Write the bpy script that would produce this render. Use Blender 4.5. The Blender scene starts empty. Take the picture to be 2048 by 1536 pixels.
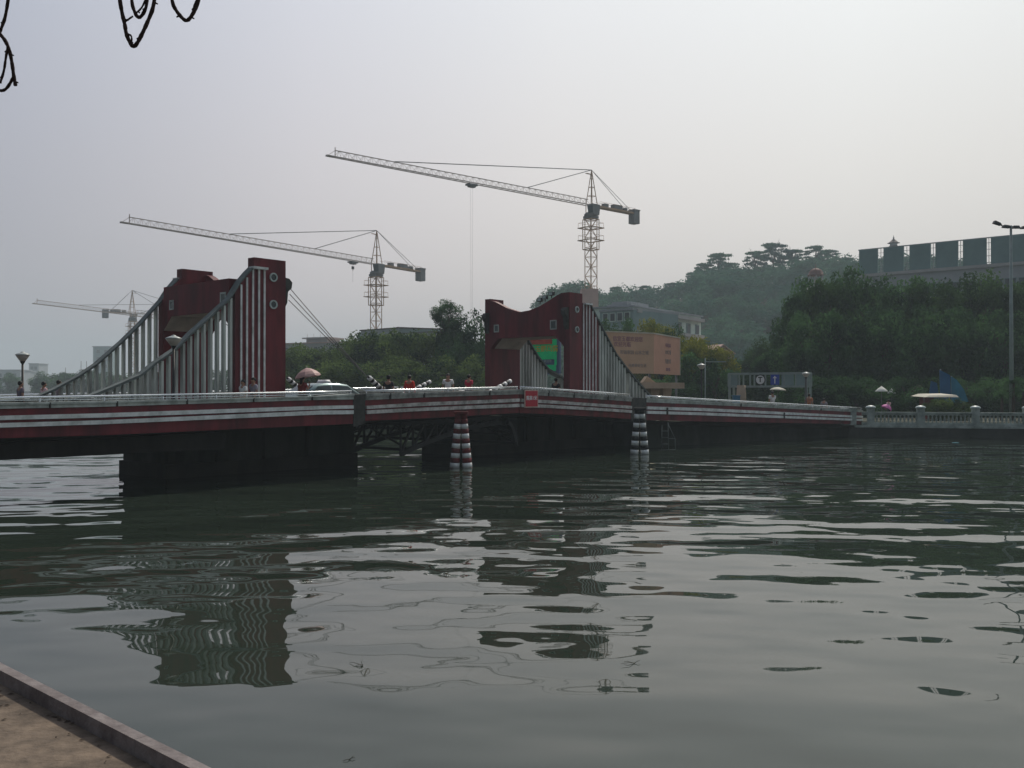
import bpy, math, random
import numpy as np
from mathutils import Vector, Matrix
random.seed(7); rng = np.random.default_rng(7)
C = bpy.context.scene.collection
SC = bpy.context.scene

# ---------------------------------------------------------------- camera, sky, sun, exposure
F, CX, HY, HC = 1900.0, 1024.0, 781.0, 3.4      # focal length in photo pixels, image centre, horizon row, eye height over the water
cam = bpy.data.cameras.new('camera'); cam.sensor_width = 36; cam.lens = 36*F/2048
cam.clip_start = .05; cam.clip_end = 6000
co = bpy.data.objects.new('camera', cam); C.objects.link(co); SC.camera = co
co.location = (0, 0, HC); co.rotation_euler = (math.radians(90)+math.atan(13/F), 0, 0)
SUN_EL, SUN_AZ = math.radians(48), math.radians(24)      # azimuth clockwise from +Y
w = bpy.data.worlds.new('World'); SC.world = w; w.use_nodes = True
nt = w.node_tree; N = nt.nodes; L = nt.links; N.clear()
out = N.new('ShaderNodeOutputWorld'); bg = N.new('ShaderNodeBackground'); bg.inputs['Strength'].default_value = .1
sky = N.new('ShaderNodeTexSky'); sky.sky_type = 'NISHITA'; sky.sun_disc = False
sky.sun_elevation = SUN_EL; sky.sun_rotation = SUN_AZ; sky.dust_density = 6; sky.air_density = 1.5; sky.altitude = 20
tc = N.new('ShaderNodeTexCoord'); sep = N.new('ShaderNodeSeparateXYZ'); L.new(tc.outputs['Generated'], sep.inputs[0])
def ramp(fac, stops):
    r = N.new('ShaderNodeValToRGB'); L.new(fac, r.inputs[0]); e = r.color_ramp.elements
    while len(e) > 1: e.remove(e[0])
    e[0].position, e[0].color = stops[0][0], (*stops[0][1], 1)
    for p, c in stops[1:]:
        q = e.new(p); q.color = (*c, 1)
    return r.outputs[0]
def mth(op, a, b=None, c=None):
    m = N.new('ShaderNodeMath'); m.operation = op
    for i, v in enumerate((a, b, c)):
        if v is None: continue
        if hasattr(v, 'links'): L.new(v, m.inputs[i])
        else: m.inputs[i].default_value = v
    return m.outputs[0]
hx = mth('MULTIPLY_ADD', sep.outputs[0], .5, .5)          # east-west share of the direction
ca = ramp(hx, [(.0, (.16,.17,.20)), (.27, (.39,.395,.455)), (.40, (.595,.575,.605)), (.52, (.705,.685,.68)), (.66, (.735,.735,.72)), (.85, (.67,.67,.65)), (1, (.6,.6,.6))])
cb = ramp(mth('MAXIMUM', sep.outputs[2], 0.0), [(0, (.87,.79,.785)), (.10, (.92,.87,.865)), (.22, (.94,.93,.94)), (.38, (.94,1.0,1.06)), (.7, (.92,.98,1.12)), (1, (.72,.80,.98))])
cc = ramp(mth('MULTIPLY_ADD', sep.outputs[1], .5, .5), [(0, (.16,.175,.19)), (.45, (.34,.37,.40)), (.72, (1,1,1)), (1, (1,1,1))])
def vm(op, a, b):
    m = N.new('ShaderNodeVectorMath'); m.operation = op
    for i, v in enumerate((a, b)):
        if hasattr(v, 'links'): L.new(v, m.inputs[i])
        else: m.inputs[i].default_value = v
    return m.outputs[0]
haze_col = vm('MULTIPLY', vm('MULTIPLY', vm('MULTIPLY', ca, cb), cc), (13.4, 13.2, 13.0))
mx = N.new('ShaderNodeMix'); mx.data_type = 'RGBA'; mx.inputs[0].default_value = .88
L.new(sky.outputs[0], mx.inputs[6]); L.new(haze_col, mx.inputs[7]); L.new(mx.outputs[2], bg.inputs[0]); L.new(bg.outputs[0], out.inputs[0])
sun = bpy.data.lights.new('sun', 'SUN'); sun.energy = 2.7; sun.angle = math.radians(2.5); sun.color = (1, .92, .80)
so = bpy.data.objects.new('sun', sun); C.objects.link(so)
sd = Vector((math.sin(SUN_AZ)*math.cos(SUN_EL), math.cos(SUN_AZ)*math.cos(SUN_EL), math.sin(SUN_EL)))
so.rotation_euler = sd.to_track_quat('Z', 'Y').to_euler(); so.location = sd*50
SC.view_settings.view_transform = 'Standard'; SC.view_settings.look = 'None'; SC.view_settings.exposure = 0; SC.view_settings.gamma = 1
SC.cycles.max_bounces = 8; SC.cycles.volume_bounces = 1; SC.cycles.use_denoising = True

# ---------------------------------------------------------------- materials
def mat(name, col, rough=.8, vary=.25, scale=3, metal=0, streak=0, spec=.3, dirt=None, bump=0, trans=0, emit=0, obj=True):
    m = bpy.data.materials.new(name); m.use_nodes = True; t = m.node_tree; n = t.nodes; l = t.links
    b = n['Principled BSDF']; b.inputs['Roughness'].default_value = rough; b.inputs['Metallic'].default_value = metal
    b.inputs['Specular IOR Level'].default_value = spec
    tx = n.new('ShaderNodeTexCoord'); mp = n.new('ShaderNodeMapping'); l.new(tx.outputs['Object'], mp.inputs[0])
    if streak: mp.inputs['Scale'].default_value = (1, 1, 1/streak)
    no = n.new('ShaderNodeTexNoise'); no.inputs['Scale'].default_value = scale; no.inputs['Detail'].default_value = 6; no.inputs['Roughness'].default_value = .65
    l.new(mp.outputs[0], no.inputs['Vector'])
    r = n.new('ShaderNodeValToRGB'); e = r.color_ramp.elements; l.new(no.outputs[0], r.inputs[0])
    lo = dirt if dirt else tuple(c*(1-vary) for c in col)
    e[0].position = .32; e[0].color = (*lo, 1); e[1].position = .62; e[1].color = (*[min(1, c*(1+vary*.4)) for c in col], 1)
    l.new(r.outputs[0], b.inputs['Base Color'])
    if bump:
        bp = n.new('ShaderNodeBump'); bp.inputs['Strength'].default_value = bump; bp.inputs['Distance'].default_value = .02
        n2 = n.new('ShaderNodeTexNoise'); n2.inputs['Scale'].default_value = scale*6; n2.inputs['Detail'].default_value = 8
        l.new(tx.outputs['Object'], n2.inputs['Vector']); l.new(n2.outputs[0], bp.inputs['Height']); l.new(bp.outputs[0], b.inputs['Normal'])
    if trans: b.inputs['Transmission Weight'].default_value = trans
    return m
def leaf_mat(name, a, b_, scale=.5):
    m = bpy.data.materials.new(name); m.use_nodes = True; t = m.node_tree; n = t.nodes; l = t.links; n.clear()
    o = n.new('ShaderNodeOutputMaterial'); d = n.new('ShaderNodeBsdfDiffuse'); tr = n.new('ShaderNodeBsdfTranslucent'); mi = n.new('ShaderNodeMixShader'); mi.inputs[0].default_value = .35
    g = n.new('ShaderNodeNewGeometry'); no = n.new('ShaderNodeTexNoise'); no.inputs['Scale'].default_value = scale; no.inputs['Detail'].default_value = 5
    l.new(g.outputs['Position'], no.inputs['Vector'])
    r = n.new('ShaderNodeValToRGB'); r.color_ramp.elements[0].position = .33; r.color_ramp.elements[1].position = .68
    r.color_ramp.elements[0].color = (*a, 1); r.color_ramp.elements[1].color = (*b_, 1)
    l.new(no.outputs[0], r.inputs[0]); l.new(r.outputs[0], d.inputs[0]); l.new(r.outputs[0], tr.inputs[0])
    l.new(d.outputs[0], mi.inputs[1]); l.new(tr.outputs[0], mi.inputs[2]); l.new(mi.outputs[0], o.inputs[0])
    return m
M = dict(
 red=mat('red_paint', (.165,.020,.028), .6, .35, 1.2, streak=5, dirt=(.06,.012,.016)),
 redd=mat('stained_red_paint', (.17,.020,.026), .7, .4, 1.6, streak=4, dirt=(.06,.022,.02)),
 white=mat('white_stripe_paint', (.78,.80,.79), .6, .3, 2, dirt=(.50,.53,.51)),
 whited=mat('weathered_white_stripe', (.56,.54,.52), .75, .4, 2.5, dirt=(.24,.23,.21)),
 grey=mat('grey_cornice_concrete', (.52,.56,.53), .8, .4, 2, dirt=(.27,.30,.28)),
 greyd=mat('stained_cornice_concrete', (.36,.37,.35), .8, .4, 2.5, dirt=(.15,.16,.15)),
 slat=mat('grey_concrete_slat', (.56,.60,.56), .85, .5, 1.3, streak=6, dirt=(.22,.23,.21)),
 chord=mat('grey_handrail_concrete', (.13,.155,.15), .8, .4, 2),
 rail=mat('polished_rail_steel', (.72,.75,.76), .22, .1, 3, metal=1),
 dark=mat('dark_concrete', (.028,.024,.022), .9, .5, .7, streak=3, dirt=(.012,.011,.011), bump=.3),  # near-black base tone with random streaks, for girders and footings
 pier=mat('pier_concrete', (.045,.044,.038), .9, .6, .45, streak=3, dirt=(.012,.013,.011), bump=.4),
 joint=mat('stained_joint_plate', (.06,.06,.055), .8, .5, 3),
 soffit=mat('pale_soffit_concrete', (.55,.50,.42), .8, .3, 1),
 steel=mat('dark_truss_steel', (.025,.025,.027), .6, .3, 3),
 asphalt=mat('asphalt', (.05,.05,.05), .9, .2, 4),
 pave=mat('pavement', (.10,.10,.09), .9, .3, 2),
 glass=mat('dark_glass', (.02,.04,.04), .1, .2, 2, spec=.6),
 ring=mat('pale_ring', (.50,.58,.56), .4, .2, 5),
 stone=mat('pale_green_stone', (.38,.43,.40), .85, .45, 1.5, dirt=(.16,.20,.18), bump=.3),
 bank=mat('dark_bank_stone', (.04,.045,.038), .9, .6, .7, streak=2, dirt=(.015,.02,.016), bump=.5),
 quay=mat('worn_tan_concrete', (.19,.145,.105), .85, .4, 5, dirt=(.06,.047,.036), bump=.5),
 kerb=mat('grey_kerb_stone', (.21,.185,.178), .8, .25, 9, dirt=(.12,.10,.096), bump=.3),
 crane=mat('pale_yellow_crane_steel', (.46,.29,.17), .6, .2, 1),
 cranew=mat('pale_crane_steel', (.50,.42,.37), .6, .2, 1),
 craneg=mat('grey_crane_cab', (.20,.20,.20), .6, .2, 1),
 bark=mat('bark', (.08,.06,.045), .95, .4, 6),
 vine=mat('brown_aerial_root', (.045,.028,.024), .9, .5, 30, bump=.5),
 domeb=mat('dull_dome_paint', (.20,.11,.09), .7, .2, 1),
 peach=mat('peach_billboard_print', (.52,.35,.235), .6, .12, .5),
 peach2=mat('orange_billboard_print', (.60,.33,.23), .6, .12, .5),
 purple=mat('purple_print', (.28,.13,.20), .6, .1, 3), blueg=mat('blue_grey_print', (.26,.24,.24), .6, .1, 3),
 tan=mat('tan_render', (.42,.32,.23), .85, .2, 1),
 green=mat('green_print', (.01,.80,.28), .5, .2, 1), bluep=mat('blue_print', (.10,.14,.24), .5, .2, 1),
 orange=mat('orange_red_banner', (.52,.10,.06), .6, .2, 3), yellow=mat('yellow_print', (.62,.52,.08), .6, .1, 3),
 signred=mat('sign_red', (.48,.008,.03), .45, .1, 3), cream=mat('cream_frame', (.60,.42,.36), .5, .1, 3),
 black=mat('black_paint', (.012,.012,.014), .5, .1, 3), pw=mat('plain_white', (.8,.8,.8), .5, .05, 3),
 blue=mat('sign_blue', (.02,.06,.42), .45, .1, 3), sail=mat('blue_sail_cloth', (.008,.11,.26), .6, .3, .8), sail2=mat('cyan_sail_cloth', (.02,.20,.32), .6, .3, .8),
 bwall=mat('grey_building_wall', (.36,.38,.40), .85, .15, .3), bteal=mat('teal_building_wall', (.24,.33,.33), .85, .15, .3),
 bpale=mat('pale_building_wall', (.44,.43,.42), .85, .15, .3), bgreen=mat('pale_green_building_wall', (.66,.76,.68), .85, .25, .3),
 bdark=mat('dark_window', (.05,.06,.07), .3, .2, .5), broof=mat('dark_roof', (.09,.07,.065), .85, .2, .5), bpink=mat('pink_wall', (.55,.38,.33), .85, .15, .4),
 panel=mat('teal_grey_panel', (.17,.27,.265), .7, .12, .4), gantry=mat('grey_green_gantry', (.28,.34,.33), .6, .2, 2),
 car=mat('silver_taxi_paint', (.20,.27,.27), .25, .06, 2, metal=.6), tyre=mat('tyre_rubber', (.02,.02,.02), .9, .1, 5),
 canopy=mat('cream_awning', (.50,.48,.39), .7, .15, 2), parasol=mat('white_parasol', (.78,.78,.70), .7, .1, 2),
 umb=mat('pink_umbrella', (.52,.33,.31), .6, .15, 5), pinku=mat('bright_pink_umbrella', (.62,.14,.40), .6, .15, 5),
 skin=mat('skin', (.34,.19,.13), .6, .1, 8), hair=mat('black_hair', (.012,.01,.01), .6, .2, 20),
 mud=mat('earth', (.05,.055,.035), .95, .4, .6), lampg=mat('lamp_glass', (.48,.43,.38), .35, .1, 6), lampt=mat('lamp_cap', (.42,.46,.44), .4, .1, 6),
 redstall=mat('dull_red_cloth', (.20,.05,.05), .8, .2, 3), bluebox=mat('blue_box', (.02,.14,.26), .5, .2, 2), float_=mat('cyan_plastic', (.05,.45,.60), .4, .1, 2),
 leafl=mat('dry_leaf', (.42,.38,.26), .8, .3, 20), stem=mat('water_weed', (.05,.05,.03), .8, .3, 20),
)
M['lf_a'] = leaf_mat('mid_green_leaves', (.010,.036,.020), (.20,.28,.08), .5)
M['lf_b'] = leaf_mat('dark_green_leaves', (.008,.026,.014), (.10,.21,.075), .36)
M['lf_c'] = leaf_mat('yellow_green_leaves', (.07,.11,.02), (.34,.33,.05), 1.1)
M['lf_h'] = leaf_mat('hill_leaves', (.018,.085,.065), (.085,.19,.11), .07)
M['lf_d'] = leaf_mat('mid_grove_leaves', (.010,.030,.016), (.10,.19,.055), .30)

# ---------------------------------------------------------------- mesh helpers
class MB:
    def __init__(s): s.v = []; s.f = []; s.m = []; s.k = 0; s.sm = []
    def add(s, vs, fs, smooth=False):
        b = len(s.v); s.v += [tuple(v) for v in vs]
        for f in fs: s.f.append([b+i for i in f]); s.m.append(s.k); s.sm.append(smooth)
        return s
    def hexa(s, p):     # 8 points: bottom 4 (ccw), top 4
        return s.add(p, [(3,2,1,0),(4,5,6,7),(0,1,5,4),(1,2,6,5),(2,3,7,6),(3,0,4,7)])
    def box(s, c, d, u=(1,0,0)):
        c = Vector(c); u = Vector(u); u.z = 0; u.normalize(); v = Vector((-u.y, u.x, 0)); z = Vector((0,0,1)); a, b, e = d[0]/2, d[1]/2, d[2]/2
        return s.hexa([c-u*a-v*b-z*e, c+u*a-v*b-z*e, c+u*a+v*b-z*e, c-u*a+v*b-z*e, c-u*a-v*b+z*e, c+u*a-v*b+z*e, c+u*a+v*b+z*e, c-u*a+v*b+z*e])
    def prism(s, poly, ext):
        n = len(poly); p = [Vector(q) for q in poly]; e = Vector(ext)
        return s.add(p+[q+e for q in p], [list(range(n))[::-1], [n+i for i in range(n)]]+[(i, (i+1)%n, n+(i+1)%n, n+i) for i in range(n)])
    def bar(s, a, b, w, h=None):
        a = Vector(a); b = Vector(b); h = h or w; d = (b-a)
        if d.length < 1e-6: return s
        d.normalize(); up = Vector((0,0,1)) if abs(d.z) < .95 else Vector((1,0,0))
        x = d.cross(up).normalized()*w/2; y = x.cross(d).normalized()*h/2
        return s.hexa([a-x-y, a+x-y, a+x+y, a-x+y, b-x-y, b+x-y, b+x+y, b-x+y])
    def tube(s, pts, r, n=8, cap=True):
        pts = [Vector(p) for p in pts]; R = r if isinstance(r, (list, tuple)) else [r]*len(pts); vs = []; x = None
        for i, p in enumerate(pts):
            d = (pts[min(i+1, len(pts)-1)]-pts[max(i-1, 0)]).normalized()
            if x is None: x = d.cross(Vector((0,0,1)) if abs(d.z) < .9 else Vector((1,0,0)))
            x = (x-d*x.dot(d)).normalized(); y = d.cross(x)
            vs += [p+(x*math.cos(a)+y*math.sin(a))*R[i] for a in [2*math.pi*j/n for j in range(n)]]
        fs = [(i*n+j, i*n+(j+1)%n, (i+1)*n+(j+1)%n, (i+1)*n+j) for i in range(len(pts)-1) for j in range(n)]
        if cap: fs += [list(range(n))[::-1], [(len(pts)-1)*n+j for j in range(n)]]
        return s.add(vs, fs, True)
    def lathe(s, c, prof, n=16, sx=1, sy=1):
        c = Vector(c); vs = []
        for r, z in prof: vs += [c+Vector((sx*r*math.cos(2*math.pi*j/n), sy*r*math.sin(2*math.pi*j/n), z)) for j in range(n)]
        fs = [(i*n+j, i*n+(j+1)%n, (i+1)*n+(j+1)%n, (i+1)*n+j) for i in range(len(prof)-1) for j in range(n)]
        if prof[0][0] > 1e-3: fs.append(list(range(n))[::-1])
        if prof[-1][0] > 1e-3: fs.append([(len(prof)-1)*n+j for j in range(n)])
        return s.add(vs, fs, True)
    def ell(s, c, r, n=12, k=8):
        return s.add(*_ell(c, r, n, k), True)
    def build(s, name, mats, parent=None):
        me = bpy.data.meshes.new(name); me.from_pydata(s.v, [], s.f)
        mats = mats if isinstance(mats, (list, tuple)) else [mats]
        for q in mats: me.materials.append(q)
        me.polygons.foreach_set('material_index', s.m); me.polygons.foreach_set('use_smooth', s.sm)
        o = bpy.data.objects.new(name, me)
        if parent is not None:
            rt = parent
            off = Vector((0,0,0))
            while rt is not None: off += rt.location; rt = rt.parent
        else:
            a = np.array(s.v); lo = a.min(0); hi = a.max(0); off = Vector(((lo[0]+hi[0])/2, (lo[1]+hi[1])/2, lo[2])); o.location = off
        me.transform(Matrix.Translation(-off)); me.update()
        C.objects.link(o); o.parent = parent
        return o
def _ell(c, r, n, k):
    vs = [(c[0], c[1], c[2]-r[2])]
    for i in range(1, k):
        a = -math.pi/2+math.pi*i/k
        vs += [(c[0]+r[0]*math.cos(a)*math.cos(2*math.pi*j/n), c[1]+r[1]*math.cos(a)*math.sin(2*math.pi*j/n), c[2]+r[2]*math.sin(a)) for j in range(n)]
    vs.append((c[0], c[1], c[2]+r[2])); last = len(vs)-1
    fs = [(0, 1+(j+1)%n, 1+j) for j in range(n)]
    for i in range(k-2): fs += [(1+i*n+j, 1+i*n+(j+1)%n, 1+(i+1)*n+(j+1)%n, 1+(i+1)*n+j) for j in range(n)]
    fs += [(last, 1+(k-2)*n+j, 1+(k-2)*n+(j+1)%n) for j in range(n)]
    return vs, fs
def thing(name, label, cat, loc, group=None):
    o = bpy.data.objects.new(name, None); C.objects.link(o); o.location = loc; o.empty_display_size = .5
    return tag(o, label, cat, group)
def tag(o, label, cat, group=None):
    o['label'] = label; o['category'] = cat
    if group: o['group'] = group
    return o
def struct(o, kind='structure'): o['kind'] = kind; return o
def copy_tree(root, loc, label=None, rotz=None, scale=None):
    r = root.copy(); C.objects.link(r); r.location = loc
    if label: r['label'] = label
    if rotz is not None: r.rotation_euler = (0, 0, rotz)
    if scale: r.scale = (scale,)*3 if not isinstance(scale, tuple) else scale
    for ch in list(root.children):
        c = ch.copy(); C.objects.link(c); c.parent = r
        for g in list(ch.children):
            d = g.copy(); C.objects.link(d); d.parent = c
    return r
def P(px, py, d):      # photo pixel at distance d -> world point
    return Vector(((px-CX)/F*d, d, HC+(HY-py)*d/F))
def textmesh(body, size, loc, right, name, m, parent, ext=.01, align='CENTER', bold=0, sx=1):
    cu = bpy.data.curves.new('t', 'FONT'); cu.body = body; cu.size = size; cu.extrude = ext; cu.align_x = align; cu.align_y = 'CENTER'; cu.offset = bold; cu.resolution_u = 3
    o = bpy.data.objects.new('t', cu); C.objects.link(o); dg = bpy.context.evaluated_depsgraph_get()
    me = bpy.data.meshes.new_from_object(o.evaluated_get(dg)); bpy.data.objects.remove(o)
    r = Vector(right).normalized(); up = Vector((0,0,1)); nn = r.cross(up)
    mtx = Matrix((r, up, nn)).transposed().to_4x4(); mtx.translation = Vector(loc)
    me.transform(mtx @ Matrix.Diagonal((sx, 1, 1, 1))); me.materials.clear(); me.materials.append(m); me.name = name
    q = bpy.data.objects.new(name, me); C.objects.link(q)
    off = Vector((0,0,0)); rt = parent
    while rt is not None: off += rt.location; rt = rt.parent
    me.transform(Matrix.Translation(-off)); q.parent = parent
    return q

# ---------------------------------------------------------------- bridge frame: t along, D across (away from the camera side)
A1, A2 = math.radians(49), math.radians(40)
U = Vector((math.cos(A1), math.sin(A1), 0)); V = Vector((-U.y, U.x, 0))
U2 = Vector((math.cos(A2), math.sin(A2), 0)); V2 = Vector((-U2.y, U2.x, 0))
O = Vector((-.0679*42.3, 42.3, 0))
def _t(k, o, u): return (k*o.y-o.x)/(u.x-k*u.y)
TB = _t((1292-CX)/F, O, U); PB = O+U*TB
def B(t, D=0, z=0):
    p = O+U*t+V*D if t <= TB else PB+U2*(t-TB)+V2*D
    return Vector((p.x, p.y, z))
def T(px, D=0):
    k = (px-CX)/F; t = _t(k, O+V*D, U)
    if t > TB: t = TB+_t(k, PB+V2*D, U2)
    return t
def TZ(px, py, D=0):
    t = T(px, D); d = B(t, D).y; return t, HC+(HY-py)*d/F
def Zp(px, py, D=0): return TZ(px, py, D)[1]
# px : rail, lower rail, red start, stripe1 top/bottom, stripe2 top/bottom, red bottom
TAB = [(0, 794.5,804,817.5,831.5,840,846,855,876.5), (200, 791,801,813.5,826.5,835,840.5,848.5,870.7), (640, 782.7,791,799.5,811.5,818.8,821,829,850.7),
 (706, 781,786.5,798.8,810.5,817,820.5,828,847.4), (730, 780.6,785.5,800.3,811.8,818,820.8,828,841.6), (840, 777.8,784,795,805,812,815.3,822,837),
 (1037, 773,778,788.3,797,803.5,807.3,814,825.7), (1100, 776.6,780.8,792.2,800.8,807,809.8,816,828.2), (1220, 785,790,800.2,809,814.5,817.2,823,835),
 (1262, 788.5,793,803,811.8,817.5,820.4,826,838.2), (1292, 790.7,795,804.5,812.7,818.6,821.5,827.4,840), (1400, 797,801,808.8,815.8,822,824.7,830.4,842.8), (1700, 814,819,823.5,830.6,834.8,837,841.2,848), (1724, 815.3,820.4,824.6,831.6,835.8,837.9,842,848.6)]
ST = [(T(r[0]), [Zp(r[0], y) for y in r[1:]]) for r in TAB]
def prof(t):
    if t <= ST[0][0]:
        q = list(ST[0][1]); return [z-.002*(ST[0][0]-t) for z in q]
    for (a, za), (b, zb) in zip(ST, ST[1:]):
        if t <= b: k = (t-a)/(b-a); return [x+(y-x)*k for x, y in zip(za, zb)]
    return ST[-1][1]
def deck(t): return prof(t)[0]-1.06
def stations(t0, t1, step=1.5):
    s = sorted(set([t0, t1]+[a for a, _ in ST if t0 < a < t1]+([TB] if t0 < TB < t1 else [])))
    o = []
    for a, b in zip(s, s[1:]):
        n = max(1, int((b-a)/step)); o += [a+(b-a)*i/n for i in range(n)]
    return o+[s[-1]]
def strip(mb, t0, t1, D0, D1, ztop, zbot):      # loft along the bridge, section D0..D1 x zbot..ztop (functions of t)
    ts = stations(t0, t1); vs = []
    for t in ts:
        a, b = zbot(t), ztop(t); vs += [B(t, D0, a), B(t, D1, a), B(t, D1, b), B(t, D0, b)]
    fs = [(4*i+j, 4*i+(j+1)%4, 4*i+4+(j+1)%4, 4*i+4+j) for i in range(len(ts)-1) for j in range(4)]
    fs += [(3,2,1,0), tuple(4*(len(ts)-1)+j for j in range(4))]
    mb.add(vs, fs)
def railing(mb, t0, t1, D, low=True, spacing=2.0):
    ts = stations(t0, t1)
    mb.tube([B(t, D, prof(t)[0]-.02) for t in ts], .034, 8)
    if low: mb.tube([B(t, D, prof(t)[1]+.045) for t in ts], .018, 6)
    n = max(1, int((t1-t0)/spacing))
    for i in range(n+1):
        t = t0+.05+(t1-t0-.1)*i/n; mb.tube([B(t, D, prof(t)[1]-.25), B(t, D, prof(t)[0]-.02)], .02, 6)
WID = 8.6
def span(name, label, t0, t1, worn=False):
    mid = B((t0+t1)/2, WID/2, 0); th = thing(name, label, 'bridge span', mid)
    red = M['redd'] if worn else M['red']; wh = M['whited'] if worn else M['white']
    for side, D0 in (('near', 0), ('far', WID)):
        g = 1 if side == 'near' else -1
        mb = MB(); strip(mb, t0, t1, D0, D0+g*.16, lambda t: prof(t)[2]+.01, lambda t: prof(t)[7]); mb.build('fascia_panel', red, th)
        mb = MB(); strip(mb, t0, t1, D0-g*.10, D0+g*.30, lambda t: prof(t)[1]-.02, lambda t: (prof(t)[1]+prof(t)[2])/2+.015)
        strip(mb, t0, t1, D0-g*.05, D0+g*.22, lambda t: (prof(t)[1]+prof(t)[2])/2+.015, lambda t: prof(t)[2]); mb.build('cornice', M['greyd'] if worn else M['grey'], th)
        for a in (3, 5):
            mb = MB(); strip(mb, t0+.03, t1-.03, D0-g*.09, D0+g*.02, lambda t: prof(t)[a], lambda t: prof(t)[a+1]); mb.build('stripe', wh, th)
        mb = MB(); railing(mb, t0+.05, t1-.05, D0+g*.03); mb.build('guard_rail', M['rail'], th)
    mb = MB(); strip(mb, t0, t1, 1.25, WID-1.25, lambda t: deck(t)-.10, lambda t: deck(t)-.34); mb.build('roadway', M['asphalt'], th)
    mb = MB()
    for D0, D1 in ((.165, 1.24), (WID-1.24, WID-.165)): strip(mb, t0, t1, D0, D1, lambda t: deck(t), lambda t: deck(t)-.16)
    mb.build('footway', M['pave'], th)
    return th
tJ = T(1038.5); tL0, tL1 = T(706), T(730); tR0, tR1 = T(1262), T(1292); tEnd = T(1724); tStart = -52
sl = span('bridge_span', 'long red and white striped approach span of the bridge left of the left tower', tStart, tL0)
ll = span('bascule_leaf', 'weathered bridge leaf between the dark joint by the taxi and the middle joint', tL1, tJ-.04, True)
lr = span('bascule_leaf', 'weathered bridge leaf that carries the small red sign', tJ+.04, tR0, True)
sr = span('bridge_span', 'red and white striped approach span descending to the stone balustrade on the right', tR1, tEnd)
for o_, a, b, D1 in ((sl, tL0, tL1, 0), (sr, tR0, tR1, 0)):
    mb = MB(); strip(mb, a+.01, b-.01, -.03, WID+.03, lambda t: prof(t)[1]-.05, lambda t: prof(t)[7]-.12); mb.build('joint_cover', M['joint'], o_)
def seam(th, px, i0, i1, w_=.03, e=.115):
    t = T(px); mb = MB(); strip(mb, t-w_, t+w_, -e, .03, lambda t: prof(t)[i0]-.03, lambda t: prof(t)[i1]+(0 if i1 != 7 else .02)); mb.build('panel_seam', M['joint'], th)
for px in (98, 232, 372, 505, 622): seam(sl, px, 1, 2, .018)
for px in (778, 846, 977): seam(ll, px, 1, 2)
for px in (1095, 1146, 1214): seam(lr, px, 1, 2)
for px in (1332, 1566): seam(sr, px, 3, 6, .07)
for px in (1640, 1480): seam(sr, px, 1, 2)
# fixed spans: recessed girders
tP0, tP1 = T(247, 7.6), T(708, 4.1)
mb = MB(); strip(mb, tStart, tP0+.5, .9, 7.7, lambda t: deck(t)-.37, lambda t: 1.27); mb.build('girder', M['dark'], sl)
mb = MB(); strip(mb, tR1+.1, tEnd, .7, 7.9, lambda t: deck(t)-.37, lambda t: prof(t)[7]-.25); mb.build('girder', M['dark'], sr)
def pier(label, t0, t1, D0=4.1, D1=7.6, ztop=lambda t: deck(t)-.38):
    th = thing('bridge_pier', label, 'bridge pier', B((t0+t1)/2, (D0+D1)/2, 0))
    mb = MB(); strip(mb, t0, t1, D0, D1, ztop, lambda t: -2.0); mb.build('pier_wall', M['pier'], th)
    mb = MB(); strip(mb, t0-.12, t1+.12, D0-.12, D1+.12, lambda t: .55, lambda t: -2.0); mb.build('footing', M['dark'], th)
    for k in range(1, int((t1-t0)/2.2)):
        t = t0+k*2.2; mb = MB(); strip(mb, t-.14, t+.14, D0-.2, D0-.005, ztop, lambda t: .56); mb.build('pilaster', M['pier'], th)
    return th
pier('dark concrete pier under the left tower', tP0, tP1)
tq0 = T(850, 7.6)
pier('dark concrete pier under the right tower', tq0, T(1292, 4.1))

# steel lattice ribs under the two leaves
def rib(t0, t1, D, sgn):
    mb = MB(); n = 9; top = []; bot = []
    for i in range(n+1):
        k = i/n; t = t0+(t1-t0)*k; zt = deck(t)-.45; zb = .62+(zt-.25-.62)*(1-(1-k)**1.9); top.append(B(t, D, zt)); bot.append(B(t, D, min(zb, zt-.02)))
    for i in range(n):
        mb.bar(top[i], top[i+1], .14); mb.bar(bot[i], bot[i+1], .20)
        if (top[i]-bot[i]).length > .12: mb.bar(top[i], bot[i], .10); mb.bar(bot[i], top[i+1], .09)
    return mb
for th, a, b in ((ll, tP1+.05, tJ-.25), (lr, tq0-.05, tJ+.25)):
    for D in (1.0, 4.3, 7.6): rib(a, b, D, 1).build('lattice_rib', M['steel'], th)
    mb = MB()
    for k in (.08, .3, .55):
        t = a+(b-a)*k; z = .62+(deck(t)-.7-.62)*(1-(1-k)**1.9); mb.bar(B(t, 1.0, z), B(t, 7.6, z), .12); mb.bar(B(t, 1.0, deck(t)-.5), B(t, 7.6, deck(t)-.5), .12)
        mb.bar(B(t, 1.0, z), B(t, 4.3, deck(t)-.5), .07); mb.bar(B(t, 7.6, z), B(t, 4.3, deck(t)-.5), .07)
    mb.build('cross_brace', M['steel'], th)
# abutment wall under the right span
mb = MB(); strip(mb, T(1292, 1.2)+.2, tEnd+.3, 1.6, 7.6, lambda t: deck(t)-.6, lambda t: -2); tag(mb.build('abutment_wall', M['bank']), 'dark stained retaining wall below the right approach span', 'retaining wall')

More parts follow.
